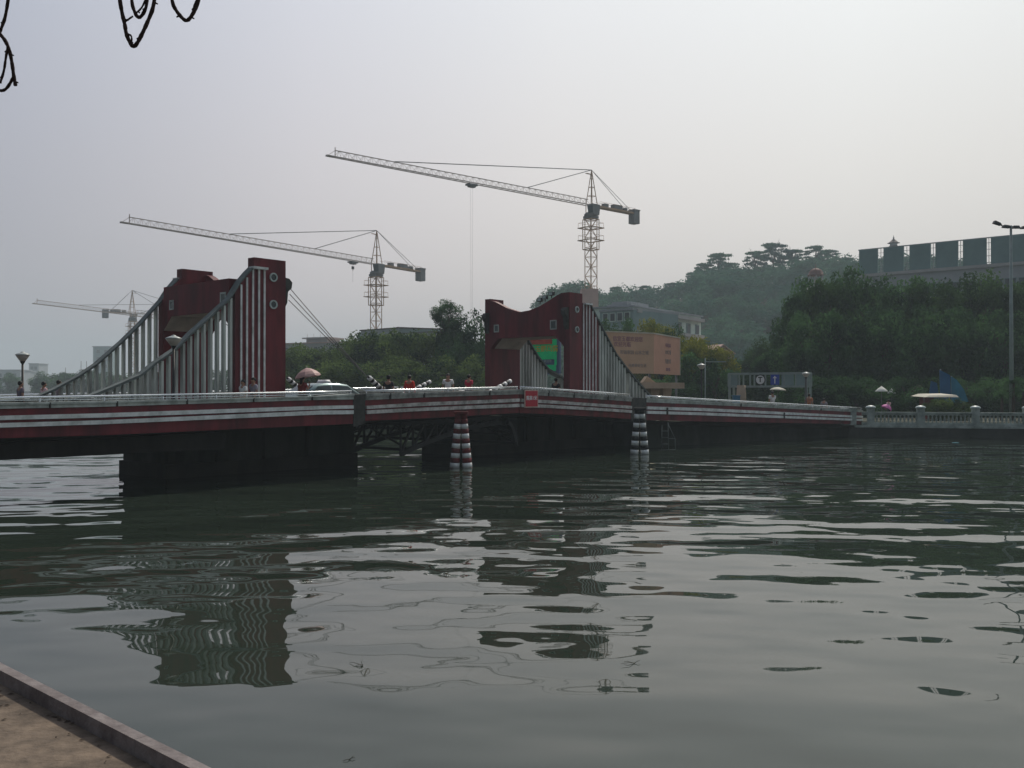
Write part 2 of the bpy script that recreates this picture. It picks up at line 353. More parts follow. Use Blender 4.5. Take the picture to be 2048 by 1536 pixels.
# ---------------------------------------------------------------- portal towers with their stepped cable walls
TN, TF = 1.3, 6.95       # near and far outer planes
def sheet(mb, pts, D0, D1):      # polygon given in (t, z), extruded across the bridge
    n = len(pts); vs = [B(t, D0, z) for t, z in pts]+[B(t, D1, z) for t, z in pts]
    mb.add(vs, [list(range(n))[::-1], [n+i for i in range(n)]]+[(i, (i+1)%n, n+(i+1)%n, n+i) for i in range(n)])
def cross(mb, pts, t0, t1):      # polygon given in (D, z), extruded along the bridge
    n = len(pts); vs = [B(t0, D, z) for D, z in pts]+[B(t1, D, z) for D, z in pts]
    mb.add(vs, [list(range(n))[::-1], [n+i for i in range(n)]]+[(i, (i+1)%n, n+(i+1)%n, n+i) for i in range(n)])
def tower(label, ti, to, tb, ztop, zled, zbeam, zsof, curve, stripes, port, holes, sg, rail_):
    """ti inner end, to outer end, tb edge of the tall box; sg = -1 when the outer side is towards smaller t"""
    zd = deck(ti)-.05
    th = thing('bridge_tower', label, 'bridge tower', B((ti+to)/2, (TN+TF)/2, zd))
    tw = .42
    for D0, D1 in ((TN, TN+tw), (TF-tw, TF)):
        mb = MB(); zo = [z for t, z in rail_ if (t-to)*sg <= 0]; cu_ = [(t, z-.08) for t, z in rail_ if (t-to)*sg <= -.01]; zend = np.interp(to, *zip(*sorted(rail_)))-.08; poly = [(ti, zd), (ti, ztop), (tb, ztop), (tb, zled-.02)]+[q for q in cu_ if (q[0]-tb)*sg > .01]+[(to, zend), (to, zd)]; sheet(mb, poly, D0, D1); mb.build('post', M['red'], th)
        mb = MB(); g = 1 if D0 == TN else -1; Dw = TN if g == 1 else TF
        for t, zt in stripes: sheet(mb, [(t-.035, deck(t)+.02), (t+.035, deck(t)+.02), (t+.035, zt), (t-.035, zt)], Dw-g*.045, Dw+g*.005)
        mb.build('white_stripe', M['white'], th)
        mb = MB(); a, b = rail_[0][0]+sg*.04, rail_[0][0]-sg*.60
        sheet(mb, [(a, zled), (b, zled), (b, zled-.09), (a, zled-.09)], Dw-g*.16, Dw+g*.2); mb.build('ledge', M['white'], th)
        if D0 == TN:
            for t, z in port:
                mb = MB(); n = 20; c = B(t, TN, z); x = U; y = Vector((0,0,1)); R, r = .175, .125; vs = []
                for rr, off in ((R, 0), (R, -.05), (r, -.05), (r, -.012)): vs += [c+(x*math.cos(2*math.pi*i/n)+y*math.sin(2*math.pi*i/n))*rr+V*off for i in range(n)]
                mb.add(vs, [(k*n+i, k*n+(i+1)%n, (k+1)*n+(i+1)%n, (k+1)*n+i) for k in range(3) for i in range(n)])
                po = mb.build('porthole', M['ring'], th); mb = MB(); mb.add([c+(x*math.cos(2*math.pi*i/n)+y*math.sin(2*math.pi*i/n))*.13+V*-.014 for i in range(n)], [list(range(n))])
                mb.build('pane', M['glass'], po)
    a, b = sorted((ti+(.32 if ti < to else -.32), to))
    mb = MB(); Dn, Df = TN+tw+.003, TF-tw-.003; ch = .62
    cross(mb, [(Dn, zsof-.55), (Dn, zbeam), (Df, zbeam), (Df, zsof-.55), (Df-ch, zsof), (Dn+ch, zsof)], a+.003, b-.003)
    mb.build('portal_beam', M['red'], th)
    mb = MB(); s = .006
    mb.add([B(a+.01, Dn+.003, zsof-.553), B(b-.01, Dn+.003, zsof-.553), B(b-.01, Dn+ch, zsof-s), B(a+.01, Dn+ch, zsof-s), B(b-.01, Df-ch, zsof-s), B(a+.01, Df-ch, zsof-s), B(b-.01, Df-.003, zsof-.553), B(a+.01, Df-.003, zsof-.553)], [(0,1,2,3), (3,2,4,5), (5,4,6,7)])
    mb.build('soffit', M['soffit'], th)
    a2, b2 = sorted((ti-(.004 if ti < to else -.004), ti+(.317 if ti < to else -.317)))      # curved inner plate
    pl = [(TN+.02, zsof-.6)]+[(TN+.02, ztop-.01)]+[(TN+(TF-TN)*k, z) for k, z in curve]+[(TF-.02, ztop-.01), (TF-.02, zsof-.6), (TF-tw-.05, zsof-.6), (TF-tw-ch-.05, zsof-.02), (TN+tw+ch+.05, zsof-.02), (TN+tw+.05, zsof-.6)]
    # build as quads column by column so that the concave outline triangulates cleanly
    mb = MB(); ks = [c[0] for c in curve]; cv = [(TN+.02, ztop-.01)]+[(TN+(TF-TN)*k, z) for k, z in curve]+[(TF-.02, ztop-.01)]
    def low(D):
        x = min(D-(TN+tw), (TF-tw)-D)
        return zsof-.6 if x <= 0 else zsof-.55+min(1, x/ch)*.55-.01
    Ds = sorted(set([c[0] for c in cv]+[TN+tw, TN+tw+ch, TF-tw, TF-tw-ch]))
    def zc(D):
        for (p, zp), (q, zq) in zip(cv, cv[1:]):
            if D <= q+1e-9: return zp+(zq-zp)*(D-p)/max(1e-9, q-p)
        return cv[-1][1]
    for p, q in zip(Ds, Ds[1:]):
        if q-p < 1e-4: continue
        mb.hexa([B(a2, p, low(p)), B(b2, p, low(p)), B(b2, q, low(q)), B(a2, q, low(q)), B(a2, p, zc(p)), B(b2, p, zc(p)), B(b2, q, zc(q)), B(a2, q, zc(q))])
    mb.build('curved_crown', M['red'], th)
    for t, D, z, sz in holes:
        h = sz/2; e = -.02
        mb = MB()
        for (p, q, zz, zh) in ((D-h, D+h, z+h-.03, .06), (D-h, D+h, z-h-.03, .06)): mb.hexa([B(t+e, p, zz), B(t-e*.1, p, zz), B(t-e*.1, q, zz), B(t+e, q, zz), B(t+e, p, zz+zh), B(t-e*.1, p, zz+zh), B(t-e*.1, q, zz+zh), B(t+e, q, zz+zh)])
        for p in (D-h, D+h-.06): mb.hexa([B(t+e, p, z-h), B(t-e*.1, p, z-h), B(t-e*.1, p+.06, z-h), B(t+e, p+.06, z-h), B(t+e, p, z+h), B(t-e*.1, p, z+h), B(t-e*.1, p+.06, z+h), B(t+e, p+.06, z+h)])
        wf = mb.build('square_window', M['grey'], th); mb = MB(); mb.hexa([B(t-.006, D-h+.03, z-h+.03), B(t+.004, D-h+.03, z-h+.03), B(t+.004, D+h-.03, z-h+.03), B(t-.006, D+h-.03, z-h+.03), B(t-.006, D-h+.03, z+h-.03), B(t+.004, D-h+.03, z+h-.03), B(t+.004, D+h-.03, z+h-.03), B(t-.006, D+h-.03, z+h-.03)])
        mb.build('pane', M['glass'], wf)
    return th
def cable_wall(th, pts, to, sg, D0, D1, sw=.045, R0=0, R1=0, th_=.11):
    """stepped wall of slats under a sagging rail; pts = (t, z) of the top line from the tower outwards"""
    mb = MB(); w_ = .34
    for (a, za), (b, zb) in zip(pts, pts[1:]):
        r0, r1 = D0-.06-R0, D1+.06+R1; mb.hexa([B(a, r0, za-th_), B(b, r0, zb-th_), B(b, r1, zb-th_), B(a, r1, za-th_), B(a, r0, za), B(b, r0, zb), B(b, r1, zb), B(a, r1, za)])
    mb.build('cable_rail', M['chord'], th)
    mb = MB(); t = to+sg*.16
    def zt(t):
        for (a, za), (b, zb) in zip(pts, pts[1:]):
            if min(a, b) <= t <= max(a, b): return za+(zb-za)*(t-a)/(b-a)
        return None
    while True:
        z = zt(t)
        if z is None: break
        if z-.16 > deck(t)+.05: sheet(mb, [(t-sw, deck(t)-.02), (t+sw, deck(t)-.02), (t+sw, z-.13), (t-sw, z-.13)], D0, D1)
        t += sg*.275
    mb.build('slats', M['slat'], th)
    mb = MB()
    s = sorted((pts[-1][0]-sg*.3, to+sg*.02)); strip(mb, s[0], s[1], D0+.04, D1-.04, lambda t: deck(t)+.16, lambda t: deck(t)-.03); mb.build('wall_base', M['grey'], th)
# left tower
ti, to, tb = T(571, TN), T(470, TN), T(508, TN)
zt_ = Zp(540, 518, TN); zl_ = Zp(508, 533, TN)
def pair(px, py, D): return TZ(px, py, D)
LN = [pair(*q, TN) for q in ((505,533),(495,543),(480,561),(458,596),(421,630),(383,664),(352,696),(311,724),(280,749),(231,770),(187,788),(150,797))]
str_l = [(T(px, TN), (zl_-.09 if px > 500 else Zp(px, y, TN)-.17)) for px, y in ((481.5,560),(493,546),(505,533),(517,533),(528,533))]
def vfrac(px, t):      # share of the way across for a pixel seen on the plane t = const
    k = (px-CX)/F; p = B(t, 0); D = (p.x-k*p.y)/(k*V.y-V.x); return D
to_d = lambda px, py, t: (vfrac(px, t), HC+(HY-py)*B(t, vfrac(px, t)).y/F)
hl = []
for px, py in ((446, 596.5), (343, 610)):
    D, z = to_d(px, py, to); hl.append((to, D, z, .40 if px > 400 else .34))
zbeam_l = to_d(460, 556, to)[1]; zsof_l = to_d(400, 627, to)[1]
tl = tower('tall left bridge tower with two portholes and white vertical stripes', ti, to, tb, zt_, zl_, zbeam_l, zsof_l,
    [(.12, zt_-.25), (.2, zt_-.5), (.3, zbeam_l+.35), (.42, zbeam_l+.12), (.5, zbeam_l+.06), (.58, zbeam_l+.12), (.7, zbeam_l+.35), (.8, zt_-.5), (.88, zt_-.25)],
    str_l, [TZ(546, 554.5, TN), TZ(546, 609, TN)], hl, -1, LN)
LF = [pair(*q, TF) for q in ((348,557),(330,578),(316,600),(275,646),(237,683),(187,727),(150,752),(103,777),(72,791),(50,798))]
cable_wall(tl, LN, to, -1, TN, TN+.18, .045, 0, .08, .09)
cable_wall(tl, LF, to, -1, TF-.18, TF, .045, .08, 0, .09)
# right tower
TF = 7.5
ti2, to2, tb2 = T(1139.5, TN), T(1197, TN), T(1165, TN)
zt2 = Zp(1150, 585.5, TN); zl2 = Zp(1170, 606, TN)
RN = [pair(*q, TN) for q in ((1180,606),(1197,640),(1215,674),(1232,706),(1252,733),(1272,758),(1299,788),(1312,797))]
str_r = [(T(px, TN), (zl2-.09 if px < 1180 else Zp(px, y, TN)-.17)) for px, y in ((1166.5,606),(1172.5,606),(1178.5,606),(1185,616),(1191,628))]
hr = []
for px, py, s in ((1107, 649.5, .46), (993, 657, .38)):
    D, z = to_d(px, py, ti2); hr.append((ti2-.004, D, z, s))
cv = []
for px, py in ((1123,586),(1113,591),(1098,601),(1078,613),(1059,620.5),(1039,624),(1014,616),(989,603)):
    D, z = to_d(px, py, ti2); cv.append(((D-TN)/(TF-TN), z))
zsof_r = to_d(1010, 676, ti2)[1]
tr_ = tower('right bridge tower with the green billboard seen through its portal', ti2, to2, tb2, zt2, zl2, to_d(1039, 632, ti2)[1], zsof_r, cv, str_r,
    [TZ(1153.5, 619, TN), TZ(1153.5, 659, TN)], hr, 1, RN)
cable_wall(tr_, RN, to2, 1, TN, TN+.34, .07, 0, .08)
cable_wall(tr_, RN, to2, 1, TF-.34, TF, .07, .08, 0)
# cable housings on the inner faces and floodlights
for th, t, g, zz in ((tl, ti, 1, Zp(577, 578, TN)), (tr_, ti2, -1, zt2-1.25)):
    for D in (TN+.2, TF-.2):
        mb = MB(); n = 10
        pts = [(t+g*.005, zz-.75), (t+g*.12, zz-.55), (t+g*.16, zz-.1), (t+g*.33, zz+.05), (t+g*.36, zz+.28), (t+g*.22, zz+.42), (t+g*.005, zz+.45)]
        sheet(mb, pts if g > 0 else pts[::-1], D-.14, D+.14); mb.build('cable_housing', M['joint'], th)
for px, py in ((1078, 608), (1101, 596), (1088, 603)):
    D, z = to_d(px, py, ti2); mb = MB(); c = B(ti2+.1, D, z)
    mb.tube([c, c+Vector((0,0,.14))], .03, 6); mb.box(c+Vector((0,0,.24)), (.30,.18,.20), V); mb.k = 1; mb.box(c+Vector((0,0,.24))-U*.08, (.22,.05,.15), V)
    mb.build('floodlight', [M['black'], M['ring']], tr_)

# striped cable arms and stay cables on the leaves
def arm(label, D, t0, z0, t1, z1, g):
    mb = MB(); a = B(t0, D, z0); b = B(t1, D, z1); n = 22
    for i in range(n):
        mb.k = i % 2; mb.tube([a.lerp(b, i/n), a.lerp(b, (i+1)/n)], [.15-.002*i, .15-.002*(i+1)], 10)
    mb.k = 0; mb.tube([b, b+(b-a).normalized()*.08], .05, 8)
    tag(mb.build('striped_arm', [M['black'], M['pw']]), label, 'cable arm', 'striped cable arms on the bascule leaves')
ta, za = TZ(766, 782, TN+.2); tb_, zb_ = TZ(738, 755, TN+.2)
def armset(ta, zlo, tb_, zb_, names):
    for D, lab in zip((TN+.2, TF-.2), names): arm(lab, D, ta, zlo, tb_, zb_, 1)
armset(ta+(ta-tb_)*(za-deck(ta)+.1)/(zb_-za), deck(ta)-.1, tb_, zb_, ('black and white striped arm where the three stay cables end', 'black and white striped arm between the left tower and the pink umbrella'))
tc_, zc_ = TZ(1001, 773, TN+.2); td_, zd_ = TZ(1021, 762, TN+.2)
armset(tc_+(tc_-td_)*(zc_-deck(tc_)+.1)/(zd_-zc_), deck(tc_)-.1, td_, zd_, ('black and white striped arm just left of the joint and red sign', 'black and white striped arm between the red jacket and the white shirt walkers'))
for D, fr in ((TN+.2, 'near'), (TF-.2, 'far')):
    mb = MB(); e = B(tb_-.1, D, zb_+.03)
    for i, (px, py) in enumerate(((580, 577), (579, 588), (577, 600))):
        t, z = TZ(px, py, TN+.2); a = B(t, D, z); mb.tube([a, a.lerp(e, .5)-Vector((0,0,.03)), e], .016, 6)
    tag(mb.build('stay_cables', M['craneg']), 'three thin stay cables slanting down from the left tower' if D < 3 else 'stay cables on the far side of the left tower, mostly hidden by it', 'stay cable')
# small red sign on the right leaf
t, z = TZ(1062.5, 797.5, -.12); c = B(t, -.12, z)
s = thing('warning_sign', 'small red square sign with a pale frame hung on the bridge side', 'sign', c-Vector((0,0,.4)))
d = c.y/F
w_, h_ = 27*d/(U.x-(1062-CX)/F*U.y), 35*d
mb = MB(); mb.box(c, (w_, .03, h_), U); mb.build('frame', M['cream'], s)
mb = MB(); mb.box(c-V*.012, (w_-.12, .03, h_-.10), U); mb.build('panel', M['signred'], s)
textmesh('限高1米', .235, c-V*.03+Vector((0,0,.02)), U, 'lettering', M['pw'], s, .004, bold=.004)

# dolphins: two leaning banded piles
def dolphin(label, px, py, bands, mats):
    d = HC*F/(py-HY); b = Vector(((px-CX)/F*d, d, 0)); th = thing('mooring_dolphin', label, 'mooring dolphin', b, 'banded twin pile dolphins'); x = Vector((1,0,0))
    H = (935-838)/F*41.95
    for g in (-1, 1):
        mb = MB(); n = bands; a0 = b+x*g*.34+Vector((0,0,-.8)); a1 = b+x*g*.12+Vector((0,0,H+.25)); ks = [0, .8/(H+1.05)-.0]
        full = H+1.05
        zs = [0, .8]; 
        for i in range(n): zs.append(.8+(H)*(i+1)/n)
        zs.append(full)
        for i, (p, q) in enumerate(zip(zs, zs[1:])):
            mb.k = 1 if i in (1, 3, 5, 7, 9) else 0
            if i == len(zs)-2: mb.k = 0
            mb.tube([a0.lerp(a1, p/full), a0.lerp(a1, q/full)], [.25-.115*p/full, .25-.115*q/full], 14)
        mb.build('pile', mats, th)
    mb = MB(); mb.box(b+Vector((0,0,H+.27)), (.62, .4, .12)); mb.build('pile_cap', mats[0], th)
    return th
dolphin('red and white banded twin pile standing in the water, the nearer one', 922, 935, 10, [M['redd'], M['white']])
dolphin('black and white banded twin pile beside the right leaf', 1279, 908, 9, [M['black'], M['white']])
# maintenance ladder frame
mb = MB(); d = 51.0; q = lambda px, py: P(px, py, d)
for a, b in (((1317,900),(1351,899)), ((1350,877),(1351,899)), ((1337,877),(1350,877)), ((1336,845),(1337,900)), ((1336,848),(1350,877)), ((1324,850),(1323,899)), ((1324,862),(1337,862)), ((1324,875),(1337,875)), ((1324,888),(1337,888))):
    mb.tube([q(*a), q(*b)], .022, 6)
tag(mb.build('hanging_ladder', M['chord']), 'thin steel ladder frame hanging to the water beside the banded pile', 'ladder')

# ---------------------------------------------------------------- lamps on the bridge and the bank
def lamp(label, base, h, rad=.27):
    th = thing('street_lamp', label, 'street lamp', base, 'globe street lamps'); z = Vector((0,0,1))
    mb = MB(); mb.tube([base, base+z*.25, base+z*.3, base+z*(h-.45)], [.09,.085,.05,.04], 10); mb.tube([base+z*(h-.45), base+z*(h-.36)], [.05,.10], 10); mb.build('pole', M['black'], th)
    mb = MB(); mb.lathe(base+z*(h-.36), [(.09,0),(rad*.75,.14),(rad,.24)], 14); g = mb.build('lamp_glass', M['lampg'], th)
    mb = MB(); mb.lathe(base+z*(h-.12), [(rad*1.06,0),(rad*1.0,.03),(rad*.5,.09),(rad*.32,.10),(rad*.3,.12),(.0,.15)], 14); mb.build('lamp_cap', M['lampt'], th)
    return th
t1 = T(45, 7.9); lamp('globe lamp on a black pole at the far left of the bridge', B(t1, 7.9, deck(t1)), Zp(45, 704, 7.9)-deck(t1), .25)
t1 = T(347, .75); lamp('globe lamp in front of the left tower cable wall', B(t1, .75, deck(t1)), Zp(347, 671, .75)-deck(t1), .27)
t1 = T(1403, .55); lamp('globe lamp right of the peach billboard', B(t1, .55, deck(t1)), Zp(1403, 727, .55)-deck(t1), .27)
t1 = T(1612, .55); lamp('globe lamp at the right end of the overhead sign frame', B(t1, .55, deck(t1)), Zp(1612, 744, .55)-deck(t1), .27)

# ---------------------------------------------------------------- right bank: wall, ledge and balustrade
GZ = 1.15
b0 = P(1724, 852, 68.5); b1 = P(2140, 861, 65.0); bd = (b1-b0); bd.z = 0; Lb = bd.length; bd.normalize(); bn = Vector((-bd.y, bd.x, 0))
zb0 = HC+(HY-852)*68.5/F
mb = MB(); c = (b0+bd*(Lb+14)/2); mb.hexa([Vector((*(b0-bd*1.5).xy, -2)), Vector((*(b0+bd*(Lb+30)).xy, -2)), Vector((*(b0+bd*(Lb+30)+bn*1).xy, -2)), Vector((*(b0-bd*.8+bn*1).xy, -2)), Vector((*(b0-bd*.8).xy, zb0-.1)), Vector((*(b0+bd*(Lb+30)).xy, zb0-.1)), Vector((*(b0+bd*(Lb+30)+bn*1).xy, zb0-.1)), Vector((*(b0-bd*.8+bn*1).xy, zb0-.1))])
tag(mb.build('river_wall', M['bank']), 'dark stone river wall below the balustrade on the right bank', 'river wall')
bal = thing('balustrade', 'pale stone balustrade with bottle balusters along the right bank', 'balustrade', Vector((b0.x, b0.y, zb0)))
mb = MB(); mb.box(b0+bd*(Lb+30)/2+bn*.2+Vector((0,0,-.02)), (Lb+31, .62, .15), bd); mb.build('ledge', M['stone'], bal)
mb = MB(); mb.box(b0+bd*(Lb+30)/2+bn*.22+Vector((0,0,.17)), (Lb+30, .26, .22), bd); mb.build('plinth', M['stone'], bal)
mb = MB(); mb.box(b0+bd*(Lb+30)/2+bn*.22+Vector((0,0,.97)), (Lb+30, .34, .10), bd); mb.box(b0+bd*(Lb+30)/2+bn*.22+Vector((0,0,.86)), (Lb+30, .22, .118), bd); mb.build('top_rail', M['stone'], bal)
for px in (1742, 1842, 1952, 2056, 2160):
    k = (px-CX)/F; s_ = (k*b0.y-b0.x)/(bd.x-k*bd.y); c = b0+bd*s_+bn*.22
    mb = MB(); mb.box(c+Vector((0,0,.62)), (.50, .46, 1.36), bd); po = mb.build('post', M['stone'], bal)
    mb = MB(); mb.lathe(c+Vector((0,0,1.30)), [(.34,0),(.36,.05),(.30,.12),(.16,.18),(0,.2)], 12); mb.build('cap', M['ring'], po)
n = 0; s_ = .75; proto_b = None
while n < 95 and s_ < Lb+2:
    c = b0+bd*s_+bn*.22; 
    if proto_b is None:
        mb = MB(); mb.lathe(c+Vector((0,0,.28)), [(.07,0),(.07,.06),(.05,.08),(.085,.2),(.05,.38),(.045,.45),(.07,.48),(.07,.53)], 10); proto_b = mb.build('baluster', M['stone'], bal); pc = c
    else:
        o = proto_b.copy(); C.objects.link(o); o.location = c-pc; o.parent = bal
    s_ += .265; n += 1
# end pylon joining bridge and balustrade
mb = MB(); c = b0-bd*.9+bn*.3; mb.box(Vector((c.x, c.y, 1.5)), (1.0, 1.1, 1.2), bd); mb.box(Vector((c.x, c.y, 2.14)), (1.1, 1.2, .08), bd); tag(mb.build('end_pylon', M['stone']), 'squat weathered stone block where the bridge side meets the balustrade', 'pylon')

# ---------------------------------------------------------------- ground and water
def sheet_obj(name, pts, z0, z1, m):
    mb = MB(); n = len(pts); mb.add([(x, y, z1) for x, y in pts]+[(x, y, z0) for x, y in pts], [list(range(n)), [n+i for i in range(n)][::-1]]+[(i, n+i, n+(i+1)%n, (i+1)%n) for i in range(n)])
    return struct(mb.build(name, m))
e_ = B(tEnd, 7.9); a_ = B(T(1292, 1.2)+1, 7.7)
land = [((b0+bn*.9).x, (b0+bn*.9).y), ((b0+bd*(Lb+29)+bn*.9).x, (b0+bd*(Lb+29)+bn*.9).y), (700, 60), (1500, 300), (1500, 2400), (-1500, 2400), (-1500, 620), (-330, 560), (-140, 440), (-75, 300), (-30, 112), (-22, 92), (2, 84), (12, 76), (a_.x, a_.y), (b0.x-1, b0.y+1.5)]
sheet_obj('ground', land, -2.5, GZ, M['mud'])
mb = MB(); mb.box(Vector((38, 86, GZ+.10)), (70, 12, .12), (1, -.04, 0)); struct(mb.build('pavement', M['pave']))
wm = bpy.data.materials.new('river_water'); wm.use_nodes = True; t = wm.node_tree; n = t.nodes; l = t.links; b = n['Principled BSDF']
b.inputs['Base Color'].default_value = (.025,.036,.026, 1); b.inputs['Roughness'].default_value = .02; b.inputs['IOR'].default_value = 1.39; b.inputs['Specular IOR Level'].default_value = .5
g = n.new('ShaderNodeNewGeometry')
def wave(scale, sx, sy, rot, amp, det=1.5, seed=0, rough=.4):
    mp = n.new('ShaderNodeMapping'); mp.inputs['Scale'].default_value = (sx, sy, 1); mp.inputs['Rotation'].default_value = (0, 0, rot); mp.inputs['Location'].default_value = (seed, seed*1.7, seed*.3)
    l.new(g.outputs['Position'], mp.inputs[0]); x = n.new('ShaderNodeTexNoise'); x.inputs['Scale'].default_value = scale; x.inputs['Detail'].default_value = det; x.inputs['Roughness'].default_value = rough
    l.new(mp.outputs[0], x.inputs['Vector']); m_ = n.new('ShaderNodeMath'); m_.operation = 'MULTIPLY'; m_.inputs[1].default_value = amp; l.new(x.outputs[0], m_.inputs[0]); return m_.outputs[0]
def addn(a, c):
    m_ = n.new('ShaderNodeMath'); m_.operation = 'ADD'; l.new(a, m_.inputs[0]); l.new(c, m_.inputs[1]); return m_.outputs[0]
sepw = n.new('ShaderNodeSeparateXYZ'); l.new(g.outputs['Position'], sepw.inputs[0])
WAVES = [wave(.23, .75, 1.2, .10, .155, 0, 17), wave(.62, .8, 1.3, -.12, .072, 0, 23), wave(1.7, .8, 1.2, .2, .016, 0, 5)]
far = n.new('ShaderNodeMapRange'); far.inputs[1].default_value = 8; far.inputs[2].default_value = 28; far.inputs[3].default_value = .62; far.inputs[4].default_value = 1.0; l.new(sepw.outputs[1], far.inputs[0])   # the breeze reaches the open river, the water by the quay lies calm
gust = wave(.045, 1, 1, .4, 1, 1, 31); gr = n.new('ShaderNodeMapRange'); gr.inputs[1].default_value = .36; gr.inputs[2].default_value = .62; gr.inputs[3].default_value = .85; gr.inputs[4].default_value = 1.30; l.new(gust, gr.inputs[0]); hg0 = addn(addn(WAVES[0], WAVES[1]), WAVES[2]); gm = n.new('ShaderNodeMath'); gm.operation = 'MULTIPLY'; l.new(hg0, gm.inputs[0]); l.new(gr.outputs[0], gm.inputs[1]); hgt = gm.outputs[0]; mm = n.new('ShaderNodeMath'); mm.operation = 'MULTIPLY'; l.new(hgt, mm.inputs[0]); l.new(far.outputs[0], mm.inputs[1])
bp = n.new('ShaderNodeBump'); bp.inputs['Strength'].default_value = 1; bp.inputs['Distance'].default_value = 1.0; l.new(mm.outputs[0], bp.inputs['Height']); l.new(bp.outputs[0], b.inputs['Normal'])
mb = MB(); mb.add([(-1500,-40,0),(1500,-40,0),(1500,2400,0),(-1500,2400,0)], [(0,1,2,3)]); struct(mb.build('water', wm))
mb = MB(); mb.add([(-1500,-40,-3),(1500,-40,-3),(1500,2400,-3),(-1500,2400,-3)], [(0,1,2,3)]); struct(mb.build('river_bed', M['mud']))

# near quay: parapet slab with a raised kerb
qa = Vector((-1.75, 3.25, 0)); qb = Vector((-.935, 2.517, 0)); qd = (qb-qa).normalized(); qn = Vector((-qd.y, qd.x, 0))
if qn.y < 0: qn = -qn
th = thing('quay_parapet', 'worn tan concrete parapet with a raised grey kerb along the water', 'parapet', Vector((*(qa.lerp(qb, .5)).xy, 1.6)))
mid = qa-qn*.36
mb = MB(); mb.box(Vector((mid.x, mid.y, 2.0)), (16, .80, .80), qd); mb.build('slab', M['quay'], th)
mb = MB()
for k in range(-7, 8):
    c = qa+qd*(k*1.13+.4)+qn*.018; mb.box(Vector((c.x, c.y, 2.417)), (1.1285, .036, .058), qd)
mb.build('kerb', M['kerb'], th)
mb = MB(); c = qa-qn*2.4; mb.box(Vector((c.x, c.y, -.25)), (16, 4.8, 3.7), qd); struct(mb.build('quay_ground', M['quay']))
mb = MB()
for i in range(70):
    s_ = rng.uniform(-.4, 2.2); o_ = abs(rng.normal(0, .07))+.006; c = qa+qd*s_-qn*o_; r_ = rng.uniform(.005, .016); a = rng.uniform(0, 6.28)
    mb.add([(c.x+r_*math.cos(a), c.y+r_*math.sin(a), 2.402), (c.x+r_*.4*math.cos(a+1.6), c.y+r_*.4*math.sin(a+1.6), 2.406), (c.x-r_*math.cos(a), c.y-r_*math.sin(a), 2.403), (c.x-r_*.4*math.cos(a+1.6), c.y-r_*.4*math.sin(a+1.6), 2.402)], [(0,1,2,3)])
struct(mb.build('leaf_litter', M['bark']), 'stuff')
# floating bits
def floater(kind, label, cat, px, py, r, m, n_=6):
    d = HC*F/(py-HY); c = Vector(((px-CX)/F*d, d, .012)); mb = MB(); vs = []
    for j in range(n_): a = 2*math.pi*j/n_; rr = r*(.6+.4*random.random()); vs.append((c.x+rr*math.cos(a), c.y+rr*.5*math.sin(a), .012+.01*random.random()))
    mb.prism(vs, (0,0,.012)); tag(mb.build(kind, m), label, cat)
floater('floating_bag', 'bright blue bag floating by the right river wall', 'bag', 1910, 886, .35, M['float_'], 9)
floater('floating_leaf', 'pale dry leaf floating in the dark water below the balustrade', 'leaf', 1815, 919, .22, M['leafl'])
floater('floating_leaf', 'tiny pale leaf floating near the left of the banded pile', 'leaf', 848, 948, .10, M['leafl'])
floater('floating_leaf', 'small pale leaf floating right of the black banded pile', 'leaf', 1305, 928, .16, M['leafl'])
def twig(label, px, py, s):
    d = HC*F/(py-HY); c = Vector(((px-CX)/F*d, d, .0)); mb = MB(); random.seed(int(px))
    for i in range(3):
        a = random.uniform(0, 6.28); r_ = s*random.uniform(.3, 1); e = c+Vector((r_*math.cos(a), r_*math.sin(a)*.8, random.uniform(.005, .12*s+.01)))
        m_ = c.lerp(e, .5)+Vector((random.uniform(-.1,.1)*s, 0, .04*s+.006)); mb.tube([c+Vector((0,0,.004)), m_, e], [.004,.003,.002], 5)
    mb.add([(c.x-.05*s, c.y, .01), (c.x, c.y-.05*s, .01), (c.x+.05*s, c.y, .014), (c.x, c.y+.05*s, .01)], [(0,1,2,3)])
    tag(mb.build('floating_twig', M['stem']), label, 'twig')
twig('sprig of weed poking out of the calm water left of centre', 726, 1330, .26)
twig('bent weed stalk floating in the calm water right of centre', 1268, 1326, .26)
twig('small weed sprig floating near the bottom of the water', 700, 1518, .14)

# ---------------------------------------------------------------- hanging aerial roots
def smooth(pts, k=3):
    p = [Vector(q) for q in pts]
    for _ in range(k): p = [p[0]]+[q for a, b in zip(p, p[1:]) for q in (a.lerp(b, .25), a.lerp(b, .75))]+[p[-1]]
    return p
def vine(label, paths):
    mb = MB()
    for pts, r, d in paths:
        q = smooth([P(x, y, d+dz) for x, y, dz in pts]); mb.tube(q, [r*.78*(1+.09*math.sin(i*.9)+.05*math.sin(i*2.3)) for i in range(len(q))], 8)
        for i in range(6, len(q)-1, 17):
            a = q[i]; mb.tube([a, a+Vector((r*1.5*random.choice((-1, 1)), 0, -.004))], [.003, .0016], 5)
    tag(mb.build('aerial_root', M['vine']), label, 'aerial root', 'aerial roots hanging from the tree overhead')
vine('long looped aerial roots hanging at the left edge of the sky', [([(40,-200,0),(17,-30,0),(9,30,.02),(0,55,.03),(-14,90,.04)], .0052, 2.4), ([(-30,40,0),(2,70,0),(15,92,0),(22,125,.01),(25,150,.01),(29,170,.01)], .0060, 2.4), ([(26,150,.01),(20,162,.01),(10,178,.02),(-2,181,.02),(-20,170,.03)], .0050, 2.4), ([(13,92,0),(9,115,0),(6,140,.01),(-2,165,.02)], .0040, 2.4)])
